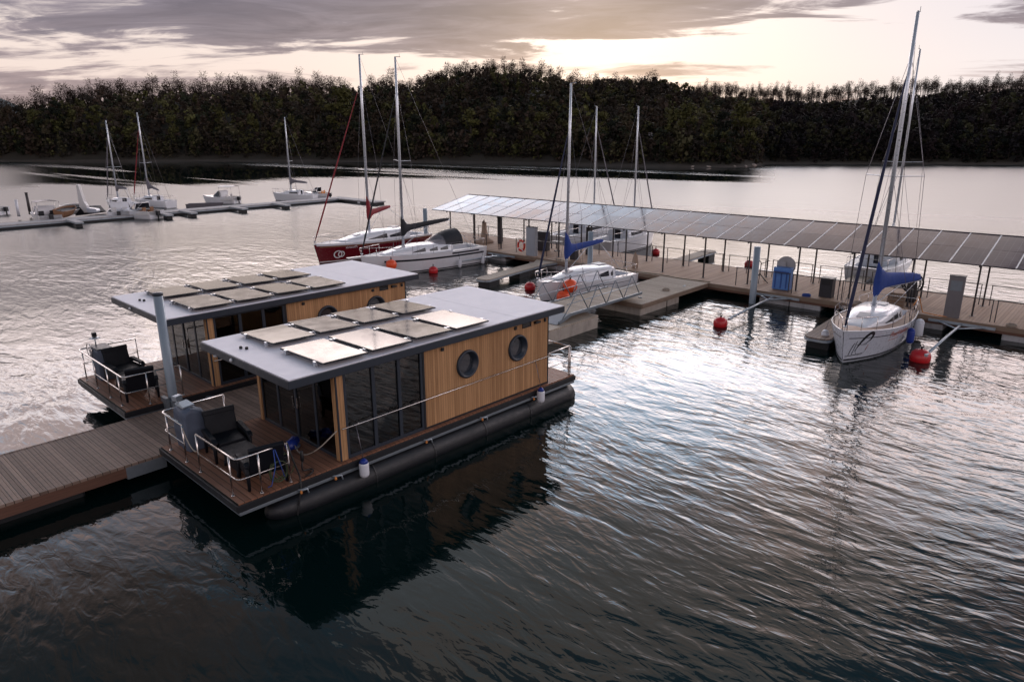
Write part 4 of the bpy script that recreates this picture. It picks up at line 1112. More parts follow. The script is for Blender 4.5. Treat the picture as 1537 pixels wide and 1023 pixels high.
# main dock
DX0, DX1, DY0, DY1 = -43.5, 14.0, 35.9, 41.4
t = thing('main_dock', 'long timber dock carrying the solar canopy', 'dock')
b = MB(); xx = DX0
while xx < DX1:
    b.box(xx, min(xx+.14, DX1), DY0, DY1, KZ-.045+.003*rnd.random(), KZ+.003*rnd.random()); xx += .145
b.build('decking', 'dock_boards', t)
b = MB()
b.box(DX0, DX1, DY0-.05, DY0, KZ-.20, KZ+.015); b.box(DX0, DX1, DY1, DY1+.05, KZ-.20, KZ+.015); b.build('edge_board', 'weathered_wood', t)
b = MB(); b.box(DX0, DX1, DY0-.02, DY0+.05, KZ-.33, KZ-.20); b.box(DX0, DX1, DY1-.05, DY1+.02, KZ-.33, KZ-.20); b.build('side_beam', 'dark_wood_edge', t)
for x_ in np.arange(-42, 13, 5.45):
    if -21.5 < x_+1.2 < -17.2: continue
    for j in (0, 1):
        float_block(t, x_+j*1.62, x_+j*1.62+1.58, DY0+.05, DY0+1.5, 'float_grey', -.3, KZ-.22)
        float_block(t, x_+j*1.62, x_+j*1.62+1.58, DY1-1.5, DY1-.05, 'float_grey', -.3, KZ-.22)
# canopy
t = thing('solar_canopy', 'long canopy roofed with two rows of solar panels on thin dark posts', 'canopy')
EY0, EZ0, EY1, EZ1 = 36.60, 3.02, 40.62, 3.90
sl_ = math.atan2(EZ1-EZ0, EY1-EY0); sL = math.hypot(EZ1-EZ0, EY1-EY0)
PD = 1.262; NX0 = -41.75; NCOL = 44
CXE = NX0 + PD*NCOL
def on_roof(x_, s_, off=0.0):   # s_ along the slope
    return Vector((x_, EY0+s_*math.cos(sl_)-off*math.sin(sl_), EZ0+s_*math.sin(sl_)+off*math.cos(sl_)))
post_mesh = None
for k in range(21):
    x_ = -10.62 + 2.69*(k-11)
    for row, yy in ((0, 37.12), (1, 39.66)):
        zt_ = EZ0 + (yy-EY0)*math.tan(sl_) - .16
        b = MB(); b.box(x_-.035, x_+.035, yy-.035, yy+.035, KZ, zt_); b.box(x_-.1, x_+.1, yy-.1, yy+.1, KZ, KZ+.012)
        b.build('post', 'post_steel', t)
    b = MB(); p0, p1 = on_roof(x_, .12, -.10), on_roof(x_, sL-.1, -.10); b.bar(p0, p1, .06, .11); b.build('rafter', 'post_steel', t)
b = MB()
for s_ in (.06, sL*.48, sL*.97): b.bar(on_roof(NX0, s_, -.028), on_roof(CXE, s_, -.028), .05, .05)
b.bar((NX0, EY1+.03, EZ1+.02), (CXE, EY1+.03, EZ1+.02), .05, .08)
b.build('purlins', 'post_steel', t)
b = MB()
for k in range(NCOL+1):
    x_ = NX0 + PD*k; b.bar(on_roof(x_, .0, .022), on_roof(x_, sL, .022), .055, .034)
b.build('divider_strips', 'divider_white', t)
tl = random.Random(12)
for k in range(NCOL):
    for j in range(2):
        s0, s1 = (.0, sL/2-.008) if j == 0 else (sL/2+.008, sL); x_ = NX0+PD*(k+.5)
        c = on_roof(x_, (s0+s1)/2, .012); hx, hy = PD/2-.03, (s1-s0)/2
        m_ = Matrix.Translation(c) @ Matrix.Rotation(sl_+R_(tl.uniform(-.25, .25)), 4, 'X') @ Matrix.Rotation(R_(tl.uniform(-.30, .30)), 4, 'Y')
        b = MB(); b.box(-hx, hx, -hy, hy, -.012, .012, m_); b.build('solar_panel', 'canopy_solar_glass', t)

# railings: single top bar on slim posts
def dock_rail(x0, x1, y_, n, lab, group, h=1.0):
    t = thing('dock_railing', lab, 'railing', (x0, y_, KZ), 0, group)
    b = MB(); b.bar((0, 0, h), (x1-x0, 0, h), .045, .03); b.build('top_rail', 'post_steel', t)
    for i in range(n):
        x_ = .04+(x1-x0-.08)*i/(n-1)
        b = MB(); b.box(x_-.018, x_+.018, -.018, .018, 0, h-.012); b.build('rail_post', 'post_steel', t)
for k in range(1, 21):
    x_ = -10.62+2.69*(k-11)
    dock_rail(x_-2.69+.18, x_-.18, 39.95, 3 if k % 2 else 2, 'thin dark railing section on the lake side of the canopy dock', 'lake side railings under the canopy')
for x0, x1, n in [(-16.4, -13.4, 2), (-13.3, -10.9, 2), (-10.8, -7.6, 3), (-7.5, -4.4, 3), (-4.3, -1.2, 3), (-1.1, 2.2, 3), (2.4, 6.2, 3), (6.4, 10, 3)]:
    dock_rail(x0, x1, 36.42, n, 'thin dark railing section along the mooring side of the dock', 'mooring side railings at the right')
for x0, x1, n in [(-37.2, -34.6, 3), (-33.0, -30.4, 3), (-30.2, -26.6, 3)]:
    dock_rail(x0, x1, 36.7, n, 'thin dark railing section on the dock near the red lifebuoy', 'mooring side railings near the lifebuoy')

# fingers
def finger(name, lab, p0, p1, w, floats, mat='platform_boards', group=None, taper=True, fm='float_black'):
    p0, p1 = Vector((*p0, 0)), Vector((*p1, 0)); d = p1-p0; L = d.length; rz = math.atan2(d.y, d.x)
    t = thing(name, lab, 'finger pier', p0, rz, group); z_ = KZ-.08
    pl = [(0, -w*.9), (.9, -w/2), (L-.25, -w/2), (L-.06, -w/2+.12), (L, -w/2+.25), (L, w/2-.25), (L-.06, w/2-.12), (L-.25, w/2), (.9, w/2), (0, w*.9)] if taper else [(0, -w/2), (L, -w/2), (L, w/2), (0, w/2)]
    b = MB(); b.prism(pl, z_-.05, z_); b.build('decking', mat, t)
    b = MB(); b.prism([(x_*1.0+(.02 if x_ > 1 else 0), y_*1.05) for x_, y_ in pl], z_-.16, z_-.052); b.build('frame', 'galvanised', t)
    for f in floats: float_block(t, f-.55, f+.55, -w/2+.06, w/2-.06, fm, -.3, z_-.165)
    return t
finger('finger_pier', 'pale narrow finger pier beside the white black-covered yacht', (-29.4, 35.85), (-28.4, 28.5), .95, [6.6, 3.4], taper=True)
finger('finger_pier', 'brown tipped finger pier left of the white sloop with the blue sail cover', (-9.6, 35.85), (-9.35, 29.0), 1.05, [6.0, 2.5], mat='pier_boards')
finger('finger_pier', 'finger pier behind the lake side railing, reaching out over bright water', (-22.9, 41.45), (-23.3, 47.2), .95, [5.0], taper=True)
finger('finger_pier', 'finger pier on the lake side behind the blue wrapped box', (-11.9, 41.45), (-12.2, 46.5), .95, [4.2])
finger('finger_pier', 'short finger pier at the left end below the canopy eave', (-38.9, 35.85), (-38.6, 30.0), .8, [4.6])
# Y-shaped mooring booms with their buoys
def boom(lab, root, tip, group='slim steel mooring booms'):
    t = thing('mooring_boom', lab, 'boom', (*root, 0), 0, group)
    rx, ry = tip[0]-root[0], tip[1]-root[1]
    b = MB(); b.tube([(0, -.1, .42), (rx*.5, ry*.5, .40), (rx, ry, .34)], .055, 8)
    b.tube([(-.9, 0, .44), (rx*.12, ry*.16, .42)], .035, 6); b.tube([(.95, 0, .44), (rx*.12, ry*.16, .42)], .035, 6); b.build('boom_tube', 'galvanised', t)
    b = MB(); b.box(-1.3, 1.3, -.03, .04, .38, .50); b.build('wall_plate', 'galvanised', t, bevel=.01)
    b = MB(); b.cbox((rx, ry, .33), (.28, .12, .10), math.atan2(ry, rx)); b.build('tip_shoe', 'galvanised', t, bevel=.01)
boom('slim steel mooring boom reaching towards the red buoy in open water', (-13.9, 35.8), (-13.75, 30.35))
boom('slim steel mooring boom on the right side of the moored white sloop', (-5.4, 35.8), (-5.5, 30.2))
boom('slim steel mooring boom beside the black-covered yacht', (-33.6, 35.8), (-34.4, 31.5))

# buoys
def buoy(lab, x_, y_, r=.34, mat='buoy_red', group=None, z_=.12, cat='buoy'):
    t = thing('mooring_buoy', lab, cat, (x_, y_, z_), 0, group)
    b = MB(); b.lathe([(.02, -r), (r*.55, -r*.86), (r*.9, -r*.5), (r*1.0, -r*.1), (r*.98, r*.25), (r*.85, r*.60), (r*.55, r*.84), (r*.2, r*.96), (.02, r*.97)], n=22); b.build('float_ball', mat, t)
    b = MB(); b.lathe([(r*.12, r*.9), (r*.12, r*1.2), (r*.05, r*1.22)], n=8)
    b.tube([(r*.16*math.cos(a), 0, r*1.3+r*.16*math.sin(a)) for a in np.linspace(0, 2*PI, 12)[:-1]], r*.05, 5, closed=True); b.build('top_eye', 'black_trim', t)
    return t
def px_water(x, y, z_=0.0):
    v = pix_ray(x, y); tt = (z_-CAM_H)/v.z; return v.x*tt, v.y*tt
buoy('red buoy at the end of the mooring boom in open water', *px_water(1081, 489), r=.33)
buoy('large red buoy beside the bow of the white sloop with blue cover', *px_water(1380.5, 541), r=.38)
buoy('red buoy floating off the side of the black-covered white yacht', *px_water(650.5, 409), r=.30)
buoy('red buoy floating beyond the corner of the near houseboat roof', *px_water(795.5, 434), r=.32)
buoy('red buoy on the lake side between the canopy posts', *px_water(984, 381), r=.30)
buoy('red buoy half hidden by the steel pile', *px_water(1124, 399), r=.30)
buoy('red buoy low beside the hull behind the gangway', *px_water(822, 449), r=.24)
b_ = buoy('dark red ball hung on the right hand dock railing', -2.6, 36.30, .26, z_=KZ+.62)
# pile tubes
def pile(lab, x_, y_, h, r, mat='dark_galvanised', cap=True, group='steel mooring piles'):
    t = thing('mooring_pile', lab, 'pile', (x_, y_, 0), 0, group)
    b = MB(); b.tube([(0, 0, -3), (0, 0, h)], r, 20, cap=True); b.build('pile_tube', mat, t)
    if cap: b = MB(); b.lathe([(r*1.12, -.04), (r*1.12, .04), (r*.9, .05), (r*.02, .06)], (0, 0, h), 20); b.build('pile_cap', 'anthracite', t)
pmat('pile_paint', (.22, .27, .32), .42, metal=.1, var=.1, vscale=2, stretch=(1, 1, .2))
pile('tall blue grey pile between the two houseboats', -21.42, 7.9, 4.15, .135, 'pile_paint')
pile('grey square-shouldered pile in front of the canopy at the long boom', -14.85, 35.3, 3.02, .17, 'pile_paint', cap=False)
pile('grey pile behind the blue sail of the middle sloop', -26.0, 36.0, 2.75, .17, 'pile_paint', cap=False)
pile('thin grey pile behind the black boom cover at the left end of the dock', *px_water(640, 372), 3.1, .17, 'pile_paint', cap=False)
# pile guide collar by the pier
t = thing('pile_guide', 'steel guide collar clamped round the pile at the pier edge', 'bracket', (-21.42, 7.9, 0))
b = MB()
for z_ in (.45, .80): b.tube([(.20*math.cos(a), .20*math.sin(a), z_) for a in np.linspace(0, 2*PI, 17)[:-1]], .03, 6, closed=True)
b.box(-.18, .18, -.30, -.18, .40, .95); b.build('collar', 'dark_galvanised', t)

# ------------------------------------------------------------------ things standing on the dock
def boxpost(name, lab, cat, x_, y_, w, d, h, mat, rz=0, extra=None, group=None):
    t = thing(name, lab, cat, (x_, y_, KZ), rz, group)
    b = MB(); b.box(-w/2, w/2, -d/2, d/2, 0, h); b.build('housing', mat, t, bevel=.02)
    b = MB(); b.box(-w/2-.02, w/2+.02, -d/2-.02, d/2+.02, h+.001, h+.03); b.build('lid', 'anthracite' if mat != 'bin_black' else 'bin_black', t, bevel=.008)
    b = MB(); b.box(-w*.36, w*.36, -d/2-.012, -d/2-.001, h*.66, h*.9); b.build('front_panel', 'dark_galvanised' if mat == 'kiosk_grey' else ('pedestal_grey' if mat == 'pedestal_grey' else 'black_rubber'), t, bevel=.003)
    return t
boxpost('power_pedestal', 'tall grey service pillar at the right of the dock edge', 'pillar', -5.9, 36.25, .62, .36, 1.90, 'kiosk_grey', R_(6))
boxpost('power_pedestal', 'grey cabinet standing on the dock edge beside the lifebuoy', 'cabinet', -31.2, 36.35, .75, .35, 1.95, 'pedestal_grey', R_(4))
t = boxpost('waste_bin', 'black square bin standing by the mooring side railing', 'bin', -11.6, 36.75, .62, .5, .98, 'bin_black')
boxpost('notice_column', 'dark upright board beside the far left canopy post', 'board', -36.6, 38.9, .30, .24, 2.4, 'bin_black', R_(20))
boxpost('dock_cabinet', 'dark cabinet behind the lifebuoy under the canopy', 'cabinet', -32.0, 38.6, .75, .5, 1.35, 'bin_black', R_(10))
boxpost('dock_cabinet', 'low black box at the foot of a canopy post left of the sloop mast', 'box', -28.1, 37.1, .42, .42, .62, 'bin_black', 0)
boxpost('notice_column', 'dark upright case beside the mast of the middle sloop', 'board', -28.5, 39.2, .3, .2, 1.9, 'bin_black', 0)
# blue wrapped box
t = thing('wrapped_box', 'box wrapped in blue plastic sheet standing by the railing', 'box', (-14.0, 36.95, KZ), R_(3))
b = MB(); b.box(-.46, .46, -.25, .25, .02, 1.22); b.build('sheet', 'tarp_blue', t, bevel=.05)
b = MB(); b.box(-.38, .38, -.275, -.253, .92, 1.03)
for x_ in (-.3, 0, .28): b.box(x_-.03, x_+.03, -.273, -.252, .12, .93)
b.build('folds', 'tarp_dark_blue', t)
b = MB(); b.box(-.47, .0, .26, .30, 1.0, 1.5); b.lathe([(.5, 0), (.5, .04), (.42, .06)], (0, .35, 1.25), 20, 'y'); b.build('round_board', 'float_grey', t, bevel=.01)
# bicycle-like folded stand
t = thing('folding_stand', 'dark folding stand with splayed legs on the canopy dock', 'stand', (-15.7, 38.0, KZ), 0)
b = MB()
for a in range(5): an_ = a*2*PI/5; b.tube([(0, 0, .50), (math.cos(an_)*.22, math.sin(an_)*.22, .28), (math.cos(an_)*.5, math.sin(an_)*.5, .02)], .022, 6)
b.build('legs', 'black_trim', t)
b = MB(); b.tube([(0, 0, .45), (.02, 0, 1.1), (-.2, 0, 1.35)], .025, 6); b.tube([(.02, 0, 1.05), (.45, .1, 1.28)], .02, 6); b.build('stem', 'black_trim', t)
# black trolley with ring (hose cart)
t = thing('hose_cart', 'black hose reel cart standing against the lake side railing', 'cart', (-8.1, 38.3, KZ), R_(20))
b = MB(); b.tube([(.46*math.cos(a), 0, .95+.46*math.sin(a)) for a in np.linspace(0, 2*PI, 25)[:-1]], .045, 8, closed=True)
b.tube([(.36*math.cos(a), .05, .95+.36*math.sin(a)) for a in np.linspace(0, 2*PI, 25)[:-1]], .03, 8, closed=True); b.build('reel', 'hose_black', t)
b = MB(); b.lathe([(.20, 0), (.23, .05), (.23, .85), (.15, 1.3), (.05, 1.42)], n=12); b.build('body', 'bin_black', t)
b = MB(); b.lathe([(.02, 0), (.3, .03), (.34, .2), (.2, .36), (.02, .38)], (-.65, 0, 0), 10); b.build('hose_heap', 'hose_black', t)
# lifebuoy
t = thing('lifebuoy', 'red lifebuoy ring hanging on the railing at the left of the dock', 'lifebuoy', (-32.35, 36.55, KZ+.55), 0)
b = MB(); b.tube([(.30*math.cos(a), 0, .36*math.sin(a)) for a in np.linspace(0, 2*PI, 25)[:-1]], .075, 10, closed=True); b.build('ring', 'ring_red', t)
b = MB()
for a in (.6, 2.2, 3.8, 5.3):
    b.tube([(.30*math.cos(a+d_), 0, .36*math.sin(a+d_)) for d_ in (-.12, 0, .12)], .079, 10)
b.build('band', 'fender_white', t)
# light stands and small clutter
def stool(lab, x_, y_):
    t = thing('deck_table', lab, 'table', (x_, y_, KZ), 0)
    b = MB(); b.box(-.4, .4, -.3, .3, .68, .73); b.build('table_top', 'bin_black', t, bevel=.01)
    b = MB(); b.tube([(0, 0, .68), (0, 0, .05)], .035, 6); b.cbox((0, 0, .03), (.5, .08, .05)); b.cbox((0, 0, .031), (.08, .5, .052)); b.build('pedestal', 'post_steel', t)
stool('small dark table between the lifebuoy and the canopy post', -31.0, 38.9)
t = thing('net_bundle', 'tan net bundle hung on the far left end of the dock', 'net', (-38.0, 38.6, KZ))
b = MB(); g = np.random.default_rng(3); b.lathe([(.02, 0), (.75, .02), (.65, .18), (.34, .35), (.22, .9), (.16, 1.4), (.05, 1.62)], n=14); b.v = [tuple(np.array(q)*(1+g.normal()*.07)) for q in b.v]; b.build('net', 'net_tan', t)
t = thing('net_bundle', 'tan netting draped on the rail behind the middle sloop', 'net', (-23.4, 37.2, KZ)); t.scale = (.6, .6, .75)
b = MB(); b.lathe([(.02, 0), (.30, .02), (.34, .3), (.24, .8), (.12, 1.15), (.03, 1.2)], n=14); b.v = [tuple(np.array(q)*(1+g.normal()*.07)) for q in b.v]; b.build('net', 'net_tan', t)
t = thing('deck_crate', 'brown slatted crate on the dock behind the stern of the right sloop', 'crate', (-8.3, 36.5, KZ), .1)
b = MB()
for z_ in (.05, .22, .39, .56): b.box(-.35, .35, -.25, -.23, z_, z_+.12); b.box(-.35, .35, .23, .25, z_, z_+.12); b.box(-.37, -.35, -.25, .25, z_, z_+.12); b.box(.35, .37, -.25, .25, z_, z_+.12)
b.box(-.35, .35, -.23, .23, .02, .05); b.build('slats', 'weathered_wood', t)
b = MB(); b.box(-.31, .31, -.21, .21, .06, .5); b.build('contents', 'brown_box', t)
b = MB(); b.tube([(-5.9+.0, 36.1, KZ+.02), (-6.4, 36.0, KZ+.05), (-7.0, 35.9, KZ+.12), (-7.15, 35.5, KZ+.9), (-7.2, 34.9, 1.2)], .022, 6)
tag(b.build('extension_lead', 'orange_plastic'), 'orange power cord from the service pillar to the stern of the sloop', 'cord')

# ------------------------------------------------------------------ boats.  local frame: x 0 (stern) .. L (bow), y port, z up from the water
class Hull:
    def __init__(s, L, B, fs, fb, tw=.78, rake=.35, bow=2.3, wl=.86, srake=.0):
        s.L, s.B, s.fs, s.fb, s.tw, s.rake, s.bow, s.wl, s.srake = L, B, fs, fb, tw, rake, bow, wl, srake
    def b(s, t_):
        if t_ < .42: return s.B/2*(s.tw+(1-s.tw)*math.sin(PI/2*t_/.42))
        return max(.012, s.B/2*(1-((t_-.42)/.58)**s.bow))
    def zs(s, t_): return s.fs+(s.fb-s.fs)*t_**1.5
    def pt(s, t_, u, off=0.0):
        """u 0 keel .. 1 sheer, port side"""
        zs, b = s.zs(t_), s.b(t_)
        kd = -.38*(1-.45*t_**2)
        ys = np.interp(u, [0, .22, .42, .6, .8, 1], [0, .60, s.wl-.03, s.wl+.05*(1-t_), .965, 1.0])
        z_ = float(np.interp(u, [0, .22, .42, .6, .8, 1], [kd, kd*.72, 0.0, zs*.30, zs*.66, zs]))
        fl = 1 - (1-min(1, max(0, z_/zs)))*.22*t_**2
        x_ = s.L*t_ - s.rake*(1-max(z_, kd)/zs)*t_**5 + s.srake*(1-max(z_, 0)/zs)*(1-t_)**8
        y_ = b*ys*fl
        return Vector((x_, y_+off, z_))
    def side(s, t0, t1, u0, u1, off, n=24, sgn=1):
        mb_vs = []
        for i in range(n+1):
            t_ = t0+(t1-t0)*i/n
            for u in (u0, u1):
                p = s.pt(t_, u); mb_vs.append((p.x, sgn*(p.y+off), p.z))
        return mb_vs, [(2*i, 2*i+1, 2*i+3, 2*i+2) for i in range(n)]

def smooth_step_profile(xs, hs): return lambda x_: float(np.interp(x_, xs, hs))

def make_sloop(lab, loc, rz, L=7.2, B=2.5, fs=.75, fb=1.15, hull='white_gel', deck='white_gel', sidedeck='offwhite',
               stripes=(), boot='text_black', cabin=(.30, .78, .52), cabw=.62, mast_x=.60, mast_top=None, mast_r=.07,
               jib='navy_canvas', cover='blue_canvas', boom_len=None, boom_z=1.05, boom_rise=.12, boom_yaw=0.0, sock=1.3, spreader=(.55,), detail=2, windows=((.10, .42), (.52, .66)),
               furl_top=.86, cover_h=.42, name='sailing_boat', cat='sailing boat', stem_h=0.0, group=None, wire=.009, furl_r=.05):
    H = Hull(L, B, fs, fb)
    t = thing(name, lab, cat, (loc[0], loc[1], 0), rz, group)
    ns = 26 if detail > 1 else 14; us = [0, .12, .22, .34, .42, .5, .6, .8, 1.0]
    rings = []
    for i in range(ns+1):
        t_ = i/ns; pr = [H.pt(t_, u) for u in us]
        rings.append([tuple(p) for p in pr[::-1]]+[(p.x, -p.y, p.z) for p in pr[1:]])
    b = MB(); b.loft(rings, cap=(True, False), closed=False); b.build('hull', hull, t)
    # boot stripe and sheer stripes
    def band(u0, u1, mat, nm, off=.007, t0=.0, t1=.995):
        b = MB()
        for s_ in (1, -1): b.add(*H.side(t0, t1, u0, u1, off, sgn=s_))
        b.build(nm, mat, t)
    if detail > 0: band(.44, .475, boot, 'boot_stripe')
    for (u0, u1, mat, t0, t1) in stripes: band(u0, u1, mat, 'hull_stripe', .008, t0, t1)
    # deck with side decks and cockpit
    tc = .30; b = MB(); n = 22
    def dp(t_, f, dz=0): p = H.pt(t_, 1.0); return (p.x, p.y*f, p.z-.015+.05*(1-abs(f))*min(1, p.y*2)+dz)
    fr_ = [-1, -.8, -.4, 0, .4, .8, 1]
    vs = [dp(tc+(1-tc)*i/n, f) for i in range(n+1) for f in fr_]; m_ = len(fr_)
    b.add(vs, [(i*m_+j, (i+1)*m_+j, (i+1)*m_+j+1, i*m_+j+1) for i in range(n) for j in range(m_-1)], True)
    for s_ in (1, -1):
        vs = [dp(tc*i/6, s_*f) for i in range(7) for f in (.62, 1)]
        b.add(vs, [(2*i, 2*i+1, 2*i+3, 2*i+2) for i in range(6)])
    p0 = H.pt(0, 1)
    b.add([dp(0, -.62), dp(0, .62), dp(.035, .62), dp(.035, -.62)], [(0, 1, 2, 3)])
    b.build('deck', sidedeck, t)
    b = MB(); cz = .30
    ca_, cb_ = [dp(.035, .62), dp(.035, -.62), dp(tc, -.62), dp(tc, .62)], None
    lo = [(x_, y_*.92, cz) for x_, y_, z_ in ca_]; mid_ = [(x_, y_*.96, fs*.72) for x_, y_, z_ in ca_]
    inn = [(x_+(0), y_*.5, fs*.70) for x_, y_, z_ in ca_]; inl = [(x_, y_*.5, cz) for x_, y_, z_ in ca_]
    for i in range(4):
        j = (i+1) % 4; b.add([ca_[i], ca_[j], mid_[j], mid_[i]], [(0, 1, 2, 3)])
    for (i, j) in ((3, 0), (1, 2)): b.add([mid_[i], mid_[j], inn[j], inn[i]], [(0, 1, 2, 3)]); b.add([inn[i], inn[j], inl[j], inl[i]], [(0, 1, 2, 3)])
    b.add(inl, [(0, 1, 2, 3)]); b.build('cockpit', 'white_gel' if detail > 1 else deck, t)
    # toe rail
    b = MB()
    for s_ in (1, -1): b.tube([(p.x, s_*(p.y-.01), p.z+.01) for p in (H.pt(i/20, 1) for i in range(21))], .026, 5)
    b.build('toe_rail', deck if detail > 1 else 'white_gel', t)
    # cabin trunk
    x1, x2, ch = cabin[0]*L, cabin[1]*L, cabin[2]
    hp = smooth_step_profile([0, .02, .45, .62, .85, 1], [ch*1.0, ch*1.03, ch, ch*.80, ch*.38, .02])
    def cab(u, v):
        """u 0 aft..1 front, v 0 deck edge port .. 1 centre line"""
        x_ = x1+(x2-x1)*u; t_ = x_/L; w = min(H.b(t_)*cabw, B/2*cabw)*(1-.35*u**3)
        h_ = hp(u); z0 = H.zs(t_)-.0
        yy = np.interp(v, [0, .30, .45, .7, 1], [1, .90, .76, .42, 0]); zz = np.interp(v, [0, .30, .45, .7, 1], [0, .74, .93, 1.03, 1.08])
        return Vector((x_, w*yy, z0+h_*zz))
    us_ = [0, .05, .15, .3, .45, .55, .65, .75, .85, .93, 1]; vv = [0, .15, .30, .38, .45, .58, .7, .85, 1]
    rings = []
    for u in us_:
        pr = [cab(u, v) for v in vv]; rings.append([tuple(p) for p in pr]+[(p.x, -p.y, p.z) for p in pr[-2::-1]])
    b = MB(); b.loft(rings, cap=(True, True), closed=False); b.build('cabin', deck, t)
    for s_ in (1, -1):
        for (u0, u1) in windows:
            b = MB(); n = 8; vs = []
            for i in range(n+1):
                u = u0+(u1-u0)*i/n; k_ = (i/n)
                lo_, hi_ = .07, .27-(.16*k_ if u1 > .5 else .10*k_)
                for v in (lo_, hi_): p = cab(u, v); vs.append((p.x, s_*(p.y+.014), p.z+.004))
            b.add(vs, [(2*i, 2*i+1, 2*i+3, 2*i+2) for i in range(n)]); b.build('window', 'tinted_window', t)
    if detail > 0:
        p = cab(.72, 1.0); b = MB(); b.cbox((p.x, 0, p.z+.025), (.46, .46, .04), 0, 0, math.atan2(hp(.55)-hp(.88), (x2-x1)*.33)*1.0); b.build('fore_hatch', 'clear_vinyl', t, bevel=.01)
        p = cab(.10, 1.0); b = MB(); b.cbox((p.x+.1, 0, p.z+.02), (.62, .60, .05)); b.build('sliding_hatch', 'offwhite', t, bevel=.015)
        b = MB(); pa = cab(0, 1); b.box(x1-.02, x1-.004, -.26, .26, H.zs(.3)-.12, pa.z-.03); b.build('companionway', 'tinted_window', t)
    # rig
    mx = mast_x*L; mz = cab(min(1, max(0, (mx-x1)/(x2-x1))), 1).z if x1 < mx < x2 else H.zs(mast_x)
    mt = Vector(mast_top) if mast_top is not None else Vector((mx-.1, 0, mz+8.5)); mb_ = Vector((mx, 0, mz-.02))
    b = MB(); b.tube([mb_, mb_.lerp(mt, .7), mt], [mast_r, mast_r, mast_r*.72], 10); b.cbox(mb_+Vector((0, 0, .04)), (.22, .16, .06))
    mast = b.build('mast', 'mast_metal', t)
    b = MB(); b.tube([mt+Vector((.05, 0, .02)), mt+Vector((-.36, 0, .04)), ], .018, 5); b.tube([mt+Vector((-.3, 0, .03)), mt+Vector((-.3, 0, .22))], .010, 4); b.build('mast_head', 'dark_mast', mast)
    bow = H.pt(1, 1); wires = MB(); side_t = (mx-.25)/L; cp = H.pt(side_t, 1)
    ft = mb_.lerp(mt, furl_top); sp = []
    for f in spreader:
        c = mb_.lerp(mt, f); w_ = H.b(side_t)*.78; b = MB()
        b.tube([c+Vector((-.18, w_, .04)), c, c+Vector((-.18, -w_, .04))], .018, 5); b.build('spreader', 'mast_metal', mast); sp.append((c, w_))
    for s_ in (1, -1):
        c, w_ = sp[-1] if sp else (mb_.lerp(mt, .5), .3)
        wires.tube([Vector((cp.x, s_*cp.y, cp.z)), c+Vector((-.18, s_*w_, .04)), ft+Vector((0, 0, .1))], wire, 4)
        wires.tube([Vector((cp.x-.2, s_*cp.y, cp.z)), (sp[0][0] if sp else c)], wire, 4)
    wires.tube([Vector((.05, 0, fs)), mt], wire, 4); wires.build('stays', 'wire', mast)
    if jib:
        st = Vector((bow.x-.12, 0, bow.z+.22)); b = MB()
        b.tube([st, st.lerp(ft, .08), st.lerp(ft, .5), st.lerp(ft, .90), st.lerp(ft, .93)], [furl_r*.6, furl_r*1.1, furl_r, furl_r*.55, .012], 8)
        fj = b.build('furled_jib', jib, t)
        b = MB(); b.tube([st-Vector((0, 0, .2)), st], .015, 5); b.lathe([(.04, -.02), (.09, .0), (.09, .03), (.04, .05)], tuple(st-Vector((0, 0, .05))), 10)
        b.tube([st.lerp(ft, .93), ft], .010, 4); b.build('furler', 'mast_metal', fj)
    # boom with the mainsail stowed under its cover
    bl = boom_len or L*.40; gz_ = mz+boom_z; up = (mt-mb_).normalized()
    g0 = mb_+up*boom_z; cy_, sy_ = math.cos(boom_yaw), math.sin(boom_yaw)
    def bp(s_, dz, dy=0): return Vector((g0.x-s_*cy_-dy*sy_, -s_*sy_+dy*cy_, g0.z+s_*boom_rise+dz))
    b = MB(); b.tube([bp(.05, -.02), bp(bl, -.02)], .045, 8); b.tube([bp(bl*.55, -.05), mb_+Vector((-.1, 0, .1))], .014, 5); b.tube([bp(bl*.9, -.05), (.35, 0, fs+.05)], .012, 5); b.build('boom', 'mast_metal', t)
    if cover:
        prof = [(-.10, -.35, sock, .10), (.02, -.40, sock*.96, .15), (.14, -.30, sock*.72, .16), (.32, -.16, cover_h*1.25, .15), (.6, -.06, cover_h, .13), (bl*.5, -.04, cover_h*.82, .11), (bl*.8, -.04, cover_h*.6, .09), (bl*.95, -.03, cover_h*.42, .06), (bl*.985, -.01, .10, .03)]
        rings = []
        for k, (s_, z0, z1, w_) in enumerate(prof):
            n = 12; c_, hh = (z0+z1)/2, (z1-z0)/2
            rings.append([tuple(bp(s_, c_+hh*math.sin(a)*(1 if math.sin(a) < 0 else 1), w_*math.cos(a)*(.75+.35*(1-math.sin(a))/2)+.012*math.sin(k*5+a*3))) for a in np.linspace(0, 2*PI, n+1)[:-1]])
        b = MB(); b.loft(rings); b.build('sail_cover', cover, t)
    # rails
    if detail > 0:
        b = MB(); z1 = .55; pts = []
        for t_, s_ in ((.80, 1), (.90, 1), (.985, 1), (.985, -1), (.90, -1), (.80, -1)):
            p = H.pt(t_, 1); pts.append(Vector((p.x+(.12 if t_ > .95 else 0), s_*max(.10, p.y-.06), p.z+z1)))
        b.tube(arc_pts(pts, .10, 3), .017, 6)
        for t_ in (.80, .90, .985):
            p = H.pt(t_, 1)
            for s_ in (1, -1): b.tube([(p.x, s_*max(.08, p.y-.06), p.z), (p.x+(.12 if t_ > .95 else 0), s_*max(.10, p.y-.06), p.z+z1)], .014, 5)
        b.build('pulpit', 'stainless', t)
        b = MB(); pts = []
        for t_, s_ in ((.16, 1), (.005, 1), (.005, -1), (.16, -1)):
            p = H.pt(t_, 1); pts.append(Vector((p.x, s_*(p.y-.08), p.z+z1)))
        b.tube(arc_pts(pts, .12, 3), .017, 6)
